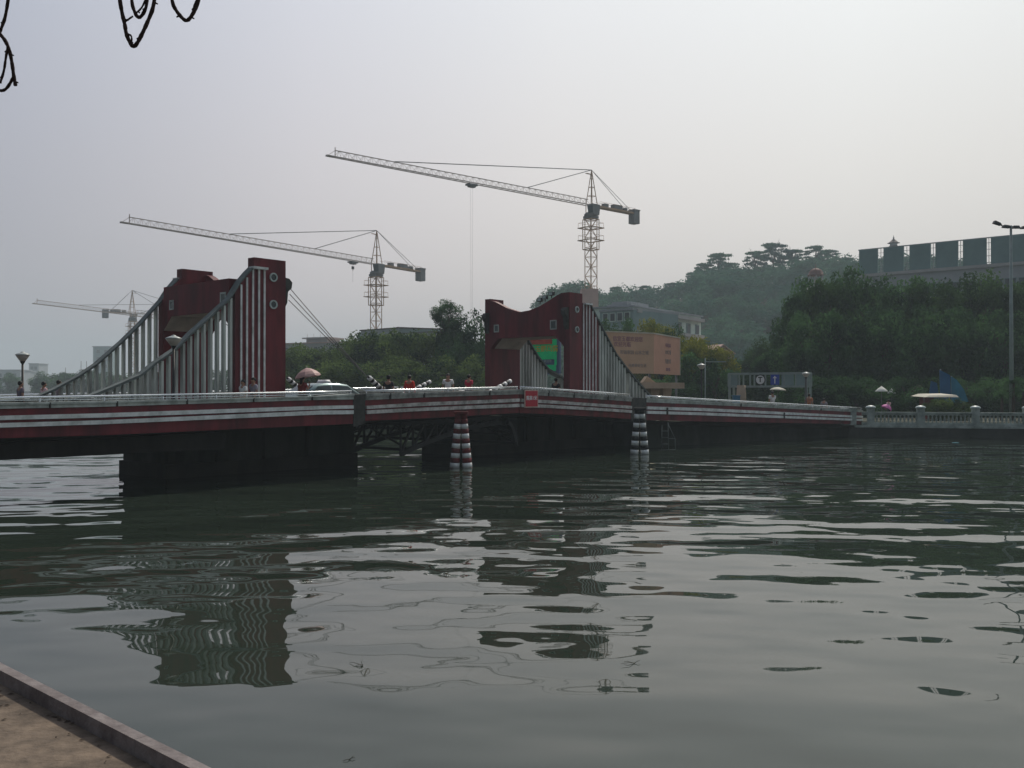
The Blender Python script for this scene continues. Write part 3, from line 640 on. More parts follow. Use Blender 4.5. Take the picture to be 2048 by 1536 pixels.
vine('double looped aerial roots hanging to a point near the top left', [([(215,-220,.1),(236,-10,0),(242,25,0),(248,48,0),(250,66,0),(262,92,0),(270,90,0),(283,65,0),(295,38,0),(308,5,0),(330,-200,.1)], .0062, 2.3), ([(250,-200,.08),(260,0,.02),(267,22,.02),(274,35,.02),(284,28,.02),(294,3,.02),(300,-200,.08)], .0055, 2.3), ([(250,40,0),(263,31,.02)], .003, 2.3), ([(270,24,.02),(282,14,.02),(290,-6,.02)], .003, 2.3), ([(254,66,0),(262,70,0),(261,86,0)], .0028, 2.3)])
vine('short looped aerial root hanging right of the pointed one', [([(315,-220,.05),(340,0,0),(352,22,0),(366,38,0),(374,40,0),(384,26,0),(397,2,0),(420,-200,.05)], .0058, 2.3), ([(384,20,0),(388,4,0),(394,-5,0)], .003, 2.3)])

# ---------------------------------------------------------------- tower cranes
def crane(label, px, d, tip, L1, L2, hj, hap, ties, trol, hook, mw=1.7, mats=('crane', 'cranew')):
    """px, d: mast; tip: compass vector of the jib; hj jib height; hap apex height; ties: where the ties meet the jib"""
    X = (px-CX)/F*d; b = Vector((X, d, 0)); j = Vector((tip[0], tip[1], 0)).normalized(); s = Vector((-j.y, j.x, 0)); z = Vector((0,0,1)); mc, mw_ = M[mats[0]], M[mats[1]]
    th = thing('tower_crane', label, 'tower crane', Vector((X, d, GZ-.3)), 'tower cranes over the building site')
    k = mw/1.7; top = hj-2.6; mb = MB(); c = .15*k
    cor = [(j*a+s*e)*mw/2 for a, e in ((1,1),(1,-1),(-1,-1),(-1,1))]
    for q in cor: mb.bar(b+q+z*GZ, b+q+z*top, c)
    n = int((top-GZ)/(mw*1.1)); 
    for i in range(n):
        z0 = GZ+(top-GZ)*i/n; z1 = GZ+(top-GZ)*(i+1)/n
        for a in range(4):
            p, q = cor[a], cor[(a+1)%4]; mb.bar(b+p+z*z1, b+q+z*z1, c*.5)
            if (i+a) % 2: p, q = q, p
            mb.bar(b+p+z*z0, b+q+z*z1, c*.5)
    mb.build('mast', mc, th)
    mb = MB()      # climbing cage with two decks
    for q in cor: mb.bar(b+q*1.35+z*(top-6.2), b+q*1.35+z*(top-.2), c)
    for zz in (top-6.2, top-.2):
        for a in range(4): mb.bar(b+cor[a]*1.35+z*zz, b+cor[(a+1)%4]*1.35+z*zz, c)
    for zz in (top-4.4, top-1.9):
        for a in range(4): p, q = cor[a]*2.1, cor[(a+1)%4]*2.1; mb.bar(b+p+z*zz, b+q+z*zz, .5, .10); mb.bar(b+p+z*(zz+1), b+q+z*(zz+1), .05); mb.bar(b+p+z*zz, b+p+z*(zz+1), .05)
    mb.build('climbing_cage', mc, th)
    mb = MB(); mb.box(b+z*(top+.25), (mw*1.3, mw*1.3, .5), j); mb.lathe(b+z*(top+.5), [(mw*.8,0),(mw*.8,.4),(mw*.6,.7)], 14); mb.build('slewing_ring', M['craneg'], th)
    for q in (1, -1):
        pass
    mb = MB()
    for a in (1, -1):
        for e in (1, -1): mb.bar(b+j*a*.7*k+s*e*.7*k+z*(top+1), b+j*a*.7*k+s*e*.7*k+z*(hj+.2), c)
    ap = b+z*hap-j*.2
    for a, e in ((1,1),(1,-1),(-1.6,1),(-1.6,-1)): mb.bar(b+j*a*.7*k+s*e*.7*k+z*(hj+.2), ap, c)
    for f_ in (.25, .5, .75):
        q = [(b+j*a*.7*k+s*e*.7*k+z*(hj+.2)).lerp(ap, f_) for a, e in ((1,1),(1,-1),(-1.6,-1),(-1.6,1))]
        for i in range(4): mb.bar(q[i], q[(i+1)%4], c*.55)
    mb.bar(ap-z*.9, ap-z*.9+j*1.6, .4, .1); mb.build('apex_frame', mc, th)
    mb = MB(); cb = b+s*1.5*k+j*.6+z*(hj-1.1); mb.hexa([cb+j*x+s*y+z*q for x, y, q in ((-.7,-.7,-1.1),(.9,-.7,-1.1),(.9,.7,-1.1),(-.7,.7,-1.1),(-.9,-.8,1.0),(1.3,-.8,1.0),(1.3,.8,1.0),(-.9,.8,1.0))]); ca_ = mb.build('cab', M['craneg'], th)
    mb = MB(); mb.hexa([cb+j*x+s*y+z*q for x, y, q in ((1.0,-.6,-.7),(1.02,-.6,-.7),(1.02,.6,-.7),(1.0,.6,-.7),(1.25,-.65,.7),(1.29,-.65,.7),(1.29,.65,.7),(1.25,.65,.7))]); mb.build('pane', M['bdark'], ca_)
    # jib: two bottom chords, one top chord
    mb = MB(); hh = 1.15*k; ww = .6*k; n = int(L1/1.55); A = lambda x, e, v: b+j*x+s*e*ww+z*(hj+v)
    st = .8
    for e in (-1, 1): mb.bar(A(st, e, 0), A(L1, e*.55, 0), c*.95)
    mb.bar(A(st, 0, hh), A(L1-1.3, 0, hh*.92), c*.85)
    for i in range(n):
        x0 = st+(L1-st-1.3)*i/n; x1 = st+(L1-st-1.3)*(i+1)/n; xm = (x0+x1)/2
        for e in (-1, 1): mb.bar(A(x0, e, 0), A(xm, 0, hh), c*.32); mb.bar(A(xm, 0, hh), A(x1, e, 0), c*.32)
        mb.bar(A(x0, -1, 0), A(x0, 1, 0), c*.4)
    mb.bar(A(L1-1.3, 0, 0), A(L1-1.3, 0, hh+.4), c*.8); mb.bar(A(L1-1.3, 0, hh*.9), A(L1, 0, .1), c*.4); mb.bar(A(L1-.9, 0, 0), A(L1+.3, 0, 0), .5, .25)
    mb.build('jib', mw_, th)
    mb = MB(); 
    for e in (-1, 1): mb.bar(b-j*.5+s*e*ww+z*hj, b-j*L2+s*e*ww+z*hj, c*1.5, .35)
    mb.box(b-j*L2*.5+z*(hj+.05), (L2, ww*2, .08), j)
    for e in (-1, 1): mb.bar(b-j*2+s*e*ww+z*(hj+1), b-j*(L2-1)+s*e*ww+z*(hj+1), .05)
    mb.build('counter_jib', mc, th)
    mb = MB(); mb.box(b-j*(L2-.8)+z*(hj-.75), (1.7*k, 1.6*k, 2.7*k), j); mb.box(b-j*(L2-.8)+z*(hj+.7*k), (1.9*k, 1.8*k, .25), j); mb.build('counterweight', M['craneg'], th)
    mb = MB(); mb.box(b-j*L2*.55+z*(hj+.65), (2.4, 1.1, .9), j); mb.build('control_box', M['craneg'], th); mb = MB(); mb.box(b-j*L2*.3+z*(hj+.5), (1.2, .9, .8), j); mb.build('motor_box', M['craneg'], th); mb = MB(); mb.tube([b-j*(L2*.72)-s*.6+z*(hj+.5), b-j*(L2*.72)+s*.6+z*(hj+.5)], .4, 10); mb.build('winch', M['craneg'], th)
    mb = MB()
    for x in ties: mb.bar(ap, b+j*x+z*(hj+hh), .13*k)
    for e in (-1, 1): mb.bar(ap, b-j*(L2-2.2)+s*e*ww+z*(hj+.2), .07*k)
    mb.build('tie_bars', M['craneg'], th)
    if trol:
        p = b+j*trol+z*(hj-.35); mb = MB(); mb.box(p, (1.9, 1.3, .3), j); mb.box(p-z*.3, (1.3, .8, .25), j); mb.build('trolley', M['craneg'], th)
        hp = Vector((p.x, p.y, hook)); mb = MB()
        for e in (-.25, .25): mb.tube([p+j*e, hp+j*e*.4], .012, 4)
        mb.box(hp-z*.2, (.5, .3, .6), j); mb.tube([hp-z*.5, hp-z*.8], .06, 6); mb.tube([hp-z*.8, hp-z*3.2], .018, 4); mb.build('hook_block', M['black'], th)
    return th
crane('largest tower crane, behind the right bridge tower, its jib reaching up to the left', 1182, 190, (-44.8,-40.5), 60.4, 14, 40.4, 47.6, (47.6, 17.4), 31, 8)
crane('tower crane between the two bridge towers, its jib passing above the left tower', 752, 205, (-33.7,-51.4), 61.5, 16, 30.6, 38, (39.6, 18.3), 7.3, 29.3)
crane('small far tower crane with its counterweight beside the left cable wall', 265, 330, (.75,.66), 42, 10, 30.2, 38.2, (28, 12), 0, 0)
crane('far tower crane, long thin jib to the left, its mast hidden by the left tower', 336, 320, (-15,-60), 62, 12, 27.2, 32.5, (44, 15), 0, 0)

# ---------------------------------------------------------------- buildings
def quadbldg(name, label, cat, pts, d0, d1, ztop, wall, extra=None, depth=12, zbot=GZ-.5):
    """front wall from pixel column pts[0] at distance d0 to pts[1] at d1"""
    a = P(pts[0], HY, d0); c = P(pts[1], HY, d1); a.z = c.z = 0; u = (c-a); ln = u.length; u.normalize(); v = Vector((-u.y, u.x, 0))
    if v.y < 0: v = -v
    th = thing(name, label, cat, a.lerp(c, .5)+v*depth/2+Vector((0,0,zbot)))
    mb = MB(); mb.box(a.lerp(c, .5)+v*depth/2+Vector((0,0,(ztop+zbot)/2)), (ln, depth, ztop-zbot), u); mb.build('wall', wall, th)
    return th, a, u, v, ln
def windows(th, a, u, v, ln, z0, nz, dz, n, ww, wh, m0=1.0, frame=None):
    for i in range(n):
        for kz in range(nz):
            x = m0+(ln-2*m0)*(i+.5)/n; c = a+u*x-v*.03+Vector((0,0,z0+kz*dz))
            mb = MB(); mb.box(c, (ww, .12, wh), u); fr = mb.build('window', frame or M['bpale'], th)
            mb = MB(); mb.box(c-v*.05, (ww-.2, .05, wh-.2), u); mb.build('pane', M['bdark'], fr)
def ztop(py, d): return HC+(HY-py)*d/F
th, a, u, v, ln = quadbldg('building', 'plain grey flat-roofed building side behind the trees, left half', 'building', (716, 797), 205, 186, ztop(659, 190), M['bteal'])
mb = MB(); mb.box(a+u*ln/2+v*6+Vector((0,0,ztop(659,190)+.12)), (ln+.5, 12.5, .24), u); mb.build('roof', M['broof'], th)
th, a, u, v, ln = quadbldg('building', 'plain grey building block with parapet next to the second crane mast', 'building', (797.5, 840), 186, 190, ztop(657.5, 187), M['bwall'])
mb = MB(); mb.box(a+u*ln/2+v*6+Vector((0,0,ztop(657.5,187)+.12)), (ln+.4, 12.5, .24), u); mb.build('roof', M['broof'], th)
th, a, u, v, ln = quadbldg('building', 'low grey building edge behind the tall clump-topped tree', 'building', (866, 905), 178, 182, ztop(666, 180), M['bwall'])
mb = MB(); mb.box(a+u*ln/2+v*6+Vector((0,0,ztop(666,180)+.12)), (ln+.4, 12.5, .24), u); mb.build('roof', M['broof'], th)
th, a, u, v, ln = quadbldg('building', 'wide pale building with a small rooftop pavilion right of the left tower', 'building', (560, 706), 235, 225, ztop(687, 230), M['bpale'])
windows(th, a, u, v, ln, ztop(697, 230), 1, 3, 9, 1.0, 1.0)
mb = MB(); mb.box(a+u*ln/2+v*6+Vector((0,0,ztop(687,230)+.15)), (ln+.8, 13, .3), u); rf = mb.build('roof', M['bpink'], th)
mb = MB(); x0 = ln*.31; mb.box(a+u*(x0+3.3)+v*4+Vector((0,0,ztop(682,230)+.3)), (6.4, 5, 1.5), u); mb.box(a+u*(x0+3.3)+v*4+Vector((0,0,ztop(677,230)+.2)), (8, 6.4, .3), u)
for i in range(4): mb.bar(a+u*(x0+i*2)+v*2+Vector((0,0,ztop(677,230)+.3)), a+u*(x0+i*2)+v*2+Vector((0,0,ztop(677,230)+1.3)), .07)
mb.build('pavilion', M['bpale'], rf)
# concrete core below the largest crane
th, a, u, v, ln = quadbldg('building', 'narrow pinkish concrete core rising under the largest crane', 'building', (1163, 1197), 178, 178, ztop(577, 178), M['bpink'], depth=4)
mb = MB()
for i in range(6): mb.bar(a+u*(.2+i*.55)+v*.2+Vector((0,0,ztop(577,178))), a+u*(.2+i*.55)+v*.2+Vector((0,0,ztop(573,178))), .08)
mb.build('scaffold', M['crane'], th)
# pale green block on the right below the hill
th, a, u, v, ln = quadbldg('building', 'long pale green block with dark bays at the foot of the hill', 'building', (1268, 1402), 138, 158, ztop(616, 138)+.2, M['bgreen'])
for i in range(7):
    x = 1.2+i*ln/7
    for kz in range(3):
        c = a+u*(x+.6)-v*.04+Vector((0,0,ztop(616,138)-2.0-kz*2.7)); mb = MB(); mb.box(c, (1.5, .14, 1.7), u); fr = mb.build('window', M['bteal'], th); mb = MB(); mb.box(c-v*.06, (1.2, .05, 1.4), u); mb.build('pane', M['bdark'], fr)
mb = MB()
for kz in range(4): mb.box(a+u*ln/2-v*.35+Vector((0,0,ztop(616,138)-.4-kz*2.7)), (ln, .7, .5), u)
mb.build('balcony_band', M['bpale'], th)
mb = MB(); mb.box(a+u*5.0+v*3+Vector((0,0,ztop(606,138)-.2)), (3.6, 4, 1.1), u); mb.box(a+u*2.2+v*3+Vector((0,0,ztop(612,138)+.2)), (2.4, 4, .6), u); mb.box(a+u*ln/2+v*6+Vector((0,0,ztop(616,138)+.32)), (ln+.6, 12.6, .22), u); mb.build('roof', M['bwall'], th)
th, a, u, v, ln = quadbldg('building', 'darker building part with glazed bays left of the pale green block', 'building', (1200, 1267), 141, 137, ztop(622, 139), M['bteal'])
windows(th, a, u, v, ln, ztop(634, 139), 2, -2.4, 4, 1.0, 1.3, .4, M['bgreen'])
mb = MB(); mb.box(a+u*ln/2+v*6+Vector((0,0,ztop(622,139)+.15)), (ln, 12.4, .3), u); mb.box(a+u*2.6+v*3+Vector((0,0,ztop(610,139)-.1)), (2.8, 3.4, 1.4), u); mb.build('roof', M['bwall'], th)
# pink gabled house
th, a, u, v, ln = quadbldg('gabled_house', 'small pink gabled house at the foot of the hill', 'house', (1423, 1465), 150, 152, ztop(708, 150), M['bpink'], depth=8)
mb = MB(); h = ztop(690,150)-ztop(708,150); zz = Vector((0,0,ztop(708,150)+.003)); mb.prism([a+zz, a+u*ln+zz, a+u*ln/2+zz+Vector((0,0,h))], v*8); mb.build('gable', M['bpink'], th)
mb = MB(); e = Vector((0,0,.1))
for x0, x1 in ((-.3, ln/2), (ln/2, ln+.3)):
    z0 = 0 if x0 < 0 else h; z1 = h if x0 < 0 else 0; p = [a+u*x0+zz+Vector((0,0,z0+.02))-v*.4, a+u*x1+zz+Vector((0,0,z1+.02))-v*.4, a+u*x1+zz+Vector((0,0,z1+.02))+v*8.4, a+u*x0+zz+Vector((0,0,z0+.02))+v*8.4]; mb.hexa(p+[q+Vector((0,0,.14)) for q in p])
mb.build('roof', M['bpink'], th)
# roof hoarding building on the right
d0, d1 = 150, 132
th, a, u, v, ln = quadbldg('building', 'long pale building with a row of big blank panels along its roof', 'building', (1716, 2110), d0, d1, ztop(549, d0), M['bwall'], depth=14)
zt0 = ztop(501, d0); zb_ = ztop(549, d0)
xs = []
for px in (1718,1755,1767,1807,1819,1861,1871,1916,1926,1973,1982,2060,2068,2110):
    k = (px-CX)/F; xs.append((k*a.y-a.x)/(u.x-k*u.y))
for i in range(0, len(xs), 2):
    mb = MB(); mb.box(a+u*(xs[i]+xs[i+1])/2+v*.3+Vector((0,0,(zt0+zb_)/2+.05)), (xs[i+1]-xs[i], .35, zt0-zb_), u); mb.build('roof_panel', M['panel'], th)
mb = MB(); mb.bar(a+v*.35+Vector((0,0,zt0+.1)), a+u*ln+v*.35+Vector((0,0,zt0+.1)), .16)
for i in range(1, len(xs)-1, 2):
    x = (xs[i]+xs[i+1])/2
    mb.bar(a+u*x+v*.35+Vector((0,0,zb_)), a+u*x+v*.35+Vector((0,0,zt0)), .07)
    for k in range(4): zz = zb_+(zt0-zb_)*k/4; mb.bar(a+u*xs[i]+v*.35+Vector((0,0,zz+.3)), a+u*xs[i+1]+v*.35+Vector((0,0,zz+.3)), .06); mb.bar(a+u*xs[i+1]+v*.4+Vector((0,0,zz)), a+u*(xs[i+1])+v*2.5+Vector((0,0,zz)), .08)
mb.build('panel_frame', M['bwall'], th)
mb = MB(); mb.box(a+u*ln/2-v*.15+Vector((0,0,zb_-.25)), (ln, .3, .45), u); mb.build('roof', M['bpale'], th)
windows(th, a, u, v, ln, zb_-3, 3, -3.4, 14, 1.6, 1.6, 1, M['bteal'])
# domed belvedere and hilltop pagoda
def dome(label, px, py, d, s):
    c = P(px, py, d); g = c.z-9*s if c.z > 12 else GZ; th = thing('belvedere', label, 'belvedere', Vector((c.x, c.y, GZ))); z = Vector((0,0,1))
    mb = MB(); mb.lathe(Vector((c.x, c.y, GZ)), [(1.7*s,0),(1.7*s,c.z-GZ-3.2*s)], 12); mb.build('tower_wall', M['bpale'], th)
    mb = MB()
    for i in range(6): a = i*math.pi/3+.3; q = c+Vector((1.3*s*math.cos(a), 1.3*s*math.sin(a), -3.2*s)); mb.tube([q, q+z*1.9*s], .16*s, 8)
    mb.build('column', M['bpale'], th)
    mb = MB(); mb.lathe(c-z*1.3*s, [(1.6*s,0),(1.65*s,.15*s),(1.4*s,.2*s),(1.3*s,.7*s),(.95*s,1.15*s),(.45*s,1.42*s),(.08,1.5*s),(.05,2.2*s),(0,2.25*s)], 16); mb.build('dome', M['domeb'], th)
dome('small domed belvedere rising behind the right trees', 1632, 538, 175, .95)
c = P(1788, 500, 300); th = thing('pagoda', 'tiny two-tiered pagoda roof on the hilltop above the roof panels', 'pagoda', c-Vector((0,0,6)))
mb = MB(); mb.lathe(c-Vector((0,0,6)), [(1.7,0),(1.7,6.6)], 8); mb.lathe(c+Vector((0,0,.9)), [(1.2,0),(1.2,1.2)], 8); mb.build('wall', M['bwall'], th)
mb = MB(); mb.lathe(c+Vector((0,0,.5)), [(2.6,.2),(2.4,.15),(1.3,.8)], 8); mb.lathe(c+Vector((0,0,2)), [(2.0,.25),(1.8,.15),(.7,1.1),(.25,1.5),(.25,2.0),(.12,2.1),(0,3.0)], 8); mb.build('roof', M['broof'], th)
# far pale blocks on the left
for px0, px1, py, d, lab, m in ((-40, 40, 741, 600, 'faint low block in the haze at the far left, beside the lamp', 'bwall'), (40, 59, 744, 640, 'faint low block in the haze just right of the far left lamp', 'bwall'), (58, 77, 728, 700, 'faint narrow tower block in the haze between two walkers', 'bwall'), (186, 222, 694, 640, 'faint taller tower block in the haze above the far trees', 'bteal'), (72, 92, 757, 560, 'faint flat-roofed low building in the haze near the pink-shirt walker', 'bwall')):
    th, a, u, v, ln = quadbldg('distant_building', lab, 'building', (px0, px1), d, d, ztop(py, d), M[m], depth=14)
    mb = MB(); mb.box(a+u*ln/2+v*7+Vector((0,0,ztop(py,d)+.3)), (ln+1, 15, .6), u); mb.build('roof', M['bwall'], th)
    windows(th, a, u, v, ln, ztop(py, d)-3, 3, -5, max(2, int(ln/5)), 2.4, 2.4, 1, M['bpale'])
for px in (131, 162, 173): 
    q = P(px, 750, 300); mb = MB(); mb.tube([Vector((q.x, q.y, GZ)), Vector((q.x, q.y, ztop({131:735, 162:722, 173:722}[px], 300)))], [.16,.08], 6); tag(mb.build('slender_pole', M['craneg']), {131:'thin distant pole standing alone above the far trees', 162:'left one of two close thin poles above the cable wall', 173:'right one of two close thin poles above the cable wall'}[px], 'pole')
mb = MB(); mb.box(Vector((-150, 425, 1.5)), (230, 1, 3.2), (1, .12, 0)); tag(mb.build('embankment_wall', M['bpale']), 'pale far embankment wall across the water on the left', 'embankment')

# ---------------------------------------------------------------- billboards, gantry, kiosk, mast
d = 76; pa = P(1208, 700, 71); pb = P(1308, 700, 73.6); pc_ = P(1360, 700, 80); zt1 = ztop(668, 73.6); zb1 = ztop(747.5, 73.6)
th = thing('billboard', 'two-sided peach billboard box with faint purple writing beside the right tower', 'billboard', Vector((pb.x, pb.y, GZ)))
u1 = (pb-pa); u1.z = 0; l1 = u1.length; u1.normalize(); u2 = pc_-pb; u2.z = 0; l2 = u2.length; u2.normalize(); n1 = Vector((u1.y, -u1.x, 0)); n2 = Vector((u2.y, -u2.x, 0)); zm = (zt1+zb1)/2; hh = zt1-zb1
def at2(p, uu, x, z, nn, off=.0): q = Vector((p.x, p.y, 0))+uu*x+nn*off; q.z = z; return q
mb = MB(); mb.box(at2(pa, u1, l1/2, zm, n1, -.16), (l1, .3, hh), u1); mb.build('poster_board', M['peach'], th)
mb = MB(); mb.box(at2(pb, u2, l2/2, zm, n2, -.16), (l2, .3, hh), u2); mb.build('poster_board', M['peach2'], th)
mb = MB(); mb.box(at2(pa, u1, l1/2, zt1+.05, n1, -.16), (l1+.1, .4, .1), u1); mb.box(at2(pb, u2, l2/2, zt1+.05, n2, -.16), (l2+.1, .4, .1), u2); mb.box(at2(pb, u2, l2+.04, zm, n2, -.16), (.08, .36, hh), u2); mb.build('frame', M['canopy'], th)
textmesh('信宜玉都欢迎您', .42, at2(pa, u1, l1*.47, zt1-.48, n1, .01), u1, 'lettering', M['purple'], th, .004)
textmesh('欢迎光临', .42, at2(pa, u1, l1*.36, zt1-.9, n1, .01), u1, 'lettering', M['purple'], th, .004)
textmesh('和谐家园 山水之城', .34, at2(pa, u1, l1*.60, zm+.05, n1, .01), u1, 'lettering', M['blueg'], th, .004)
textmesh('共建美好生活', .3, at2(pa, u1, l1*.66, zb1+.6, n1, .01), u1, 'lettering', M['blueg'], th, .004)
for k, (tx, zz, sz) in enumerate((('美好家园', .75, .36), ('山水之城', 1.3, .40), ('共建共享', 2.05, .42), ('欢迎光临', 2.7, .3))): textmesh(tx, sz, at2(pb, u2, l2*.52, zt1-zz, n2, .01), u2, 'lettering', M['purple'] if k % 3 == 0 else M['blueg'], th, .004)
mb = MB()
for p, uu, x in ((pa, u1, l1*.5), (pa, u1, l1-.2), (pb, u2, l2-.4)): q = at2(p, uu, x, 0, n1, -.3); mb.tube([Vector((q.x, q.y, GZ)), Vector((q.x, q.y, zb1+.1))], .09, 8)
mb.build('leg', M['craneg'], th)
th = thing('low_pavilion', 'low tan concrete pavilion with a flat slab roof under the peach billboard', 'pavilion', P(1330, 790, 68)); q0 = P(1283, 780, 66); q1 = P(1369, 780, 68.5); uu = q1-q0; uu.z = 0; ll_ = uu.length; uu.normalize(); nn = Vector((-uu.y, uu.x, 0))
mb = MB(); mb.box(at2(q0, uu, ll_/2, ztop(771, 67), nn, 1.5), (ll_, 3.0, .42), uu); mb.build('roof_slab', M['tan'], th)
mb = MB()
for x in (.4, ll_-.9, ll_*.5): q = at2(q0, uu, x, 0, nn, 1.2); zr = ztop(777, 67); mb.hexa([Vector((q.x, q.y, 0))+uu*a+nn*b+Vector((0,0,z)) for a, b, z in ((-.2,-.2,GZ),(.2,-.2,GZ),(.2,.2,GZ),(-.2,.2,GZ),(-.45,-.4,zr),(.45,-.4,zr),(.45,.4,zr),(-.45,.4,zr))])
mb.build('pillar', M['tan'], th)
mb = MB(); q = at2(q0, uu, ll_*.5, 0, nn, 1.6); mb.prism([Vector((q.x, q.y, ztop(765.5,67)))+uu*a for a in (-.5, .9)]+[Vector((q.x, q.y, ztop(752,67)))+uu*.0], nn*.3); mb.build('roof_fin', M['tan'], th)
# green billboard behind the right portal
qa2 = P(1044, 700, 66); qb2 = P(1119, 700, 64.5); uu = qb2-qa2; uu.z = 0; ll_ = uu.length; uu.normalize(); nn = Vector((uu.y, -uu.x, 0)); z1 = ztop(672, 65); z0 = ztop(749, 65)
th = thing('green_billboard', 'green and blue advertising board with yellow writing seen through the right portal', 'billboard', at2(qa2, uu, ll_/2, GZ, nn))
mb = MB(); mb.box(at2(qa2, uu, ll_/2, (z0+z1)/2, nn, -.12), (ll_, .24, z1-z0), uu); mb.build('poster_board', M['bluep'], th)
mb = MB(); mb.box(at2(qa2, uu, ll_*.90, (z0+z1)/2+.3, nn, .02), (ll_*.06, .03, (z1-z0)*.75), uu); mb.build('green_edge', M['green'], th)
mb = MB(); mb.box(at2(qa2, uu, ll_*.47, z1-(z1-z0)*.33, nn, .02), (ll_*.90, .03, (z1-z0)*.56), uu); mb.box(at2(qa2, uu, ll_*.66, z0+(z1-z0)*.17, nn, .02), (ll_*.5, .03, (z1-z0)*.16), uu); mb.build('green_print', M['green'], th)
textmesh('玉都风情', .46, at2(qa2, uu, ll_*.66, z0+(z1-z0)*.66, nn, .045), uu, 'lettering', M['yellow'], th, .004, bold=.01)
textmesh('欢迎您', .20, at2(qa2, uu, ll_*.7, z0+(z1-z0)*.34, nn, .045), uu, 'lettering', M['ring'], th, .004)
mb = MB(); mb.box(at2(qa2, uu, ll_*.42, z1-.38, nn, .10), (ll_*.80, .05, .36), uu); mb.build('banner', M['orange'], th)
mb = MB()
for x in (.5, ll_-.3): q = at2(qa2, uu, x, 0, nn, -.2); mb.tube([Vector((q.x, q.y, GZ)), Vector((q.x, q.y, z1))], .09, 8)
mb.build('leg', M['craneg'], th)
# overhead sign frame
g0 = P(1457, 760, 80); g1 = P(1615, 760, 76); uu = g1-g0; uu.z = 0; ll_ = uu.length; uu.normalize(); nn = Vector((uu.y, -uu.x, 0)); zA = ztop(747, 78); zB_ = ztop(773, 78)
th = thing('sign_gantry', 'pale overhead frame carrying a round T sign and a blue arrow sign', 'sign frame', at2(g0, uu, ll_/2, GZ, nn))
mb = MB()
for e in (0, -.9):
    for zz in (zA, zB_): mb.bar(at2(g0, uu, 0, zz, nn, e), at2(g0, uu, ll_, zz, nn, e), .17)
    for i in range(8): mb.bar(at2(g0, uu, ll_*i/7, zA, nn, e), at2(g0, uu, ll_*i/7, zB_, nn, e), .12)
for i in range(8): mb.bar(at2(g0, uu, ll_*i/7, zA, nn, 0), at2(g0, uu, ll_*i/7, zA, nn, -.9), .08)
mb.build('box_frame', M['gantry'], th)
mb = MB()
for x in (.1, ll_-.1):
    for e in (0, -.9): mb.bar(at2(g0, uu, x, GZ-.2, nn, e), at2(g0, uu, x, zA, nn, e), .18)
mb.build('upright', M['gantry'], th)
for x0, x1 in ((.15, .8), (4.6, 5.6), (5.8, 6.5)): mb = MB(); mb.box(at2(g0, uu, (x0+x1)/2, (zA+zB_)/2, nn, -.02), (x1-x0, .05, zA-zB_-.2), uu); mb.build('backing_panel', M['bteal'], th)
for px, col, txt in ((1522, 'pw', 'T'), (1551, 'blue', '')):
    k = (px-CX)/F; x = (k*g0.y-g0.x)/(uu.x-k*uu.y); c = at2(g0, uu, x, (zA+zB_)/2+.02, nn, .12); mb = MB(); n = 24 if txt else 4; rr = .40
    if txt:
        for r0, off, mi in ((.44, .0, 1), (.36, .02, 0)): mb.k = mi; mb.prism([c+uu*r0*math.cos(2*math.pi*i/n)+Vector((0,0,r0*math.sin(2*math.pi*i/n)))+nn*off for i in range(n)], nn*.03)
        s1 = mb.build('round_sign', [M['pw'], M['black']], th); textmesh('T', .58, c+nn*.056, uu, 'letter', M['black'], s1, .004, bold=.02)
    else:
        mb.box(c, (.72, .04, .84), uu); s1 = mb.build('arrow_sign', M['blue'], th); mb = MB(); mb.box(c+nn*.03-Vector((0,0,.08)), (.09, .02, .46), uu); mb.prism([c+nn*.02+Vector((0,0,.32)), c+nn*.02+Vector((0,0,.12))-uu*.18, c+nn*.02+Vector((0,0,.12))+uu*.18], nn*.02); mb.build('arrow', M['pw'], s1)
q = P(1486, 770, 78.5); mb = MB(); mb.lathe(Vector((q.x, q.y+.6, GZ-.1)), [(.62,0),(.52,.8),(.42,1.6),(.36,ztop(768,78)-GZ)], 12); tag(mb.build('tan_column', M['tan']), 'thick tan column under the left end of the sign frame', 'column')
q = P(1472, 790, 74); mb = MB(); mb.box(Vector((q.x, q.y, GZ+.95)), (.52, .5, 1.7)); mb.box(Vector((q.x, q.y, GZ+1.84)), (.6, .58, .08)); tag(mb.build('blue_booth', M['bluebox']), 'narrow blue box standing left of the tan column', 'booth')
q = P(1419, 790, 77); mb = MB(); mb.tube([Vector((q.x-.35, q.y, GZ)), Vector((q.x-.35, q.y, ztop(716,77)))], .05, 8); mb.bar(Vector((q.x-.35, q.y, ztop(723.5,77))), Vector((q.x+1.35, q.y, ztop(723.5,77))), .08); tag(mb.build('arm_post', M['gantry']), 'pale post with one horizontal arm beside the right lamp by the billboard', 'post')
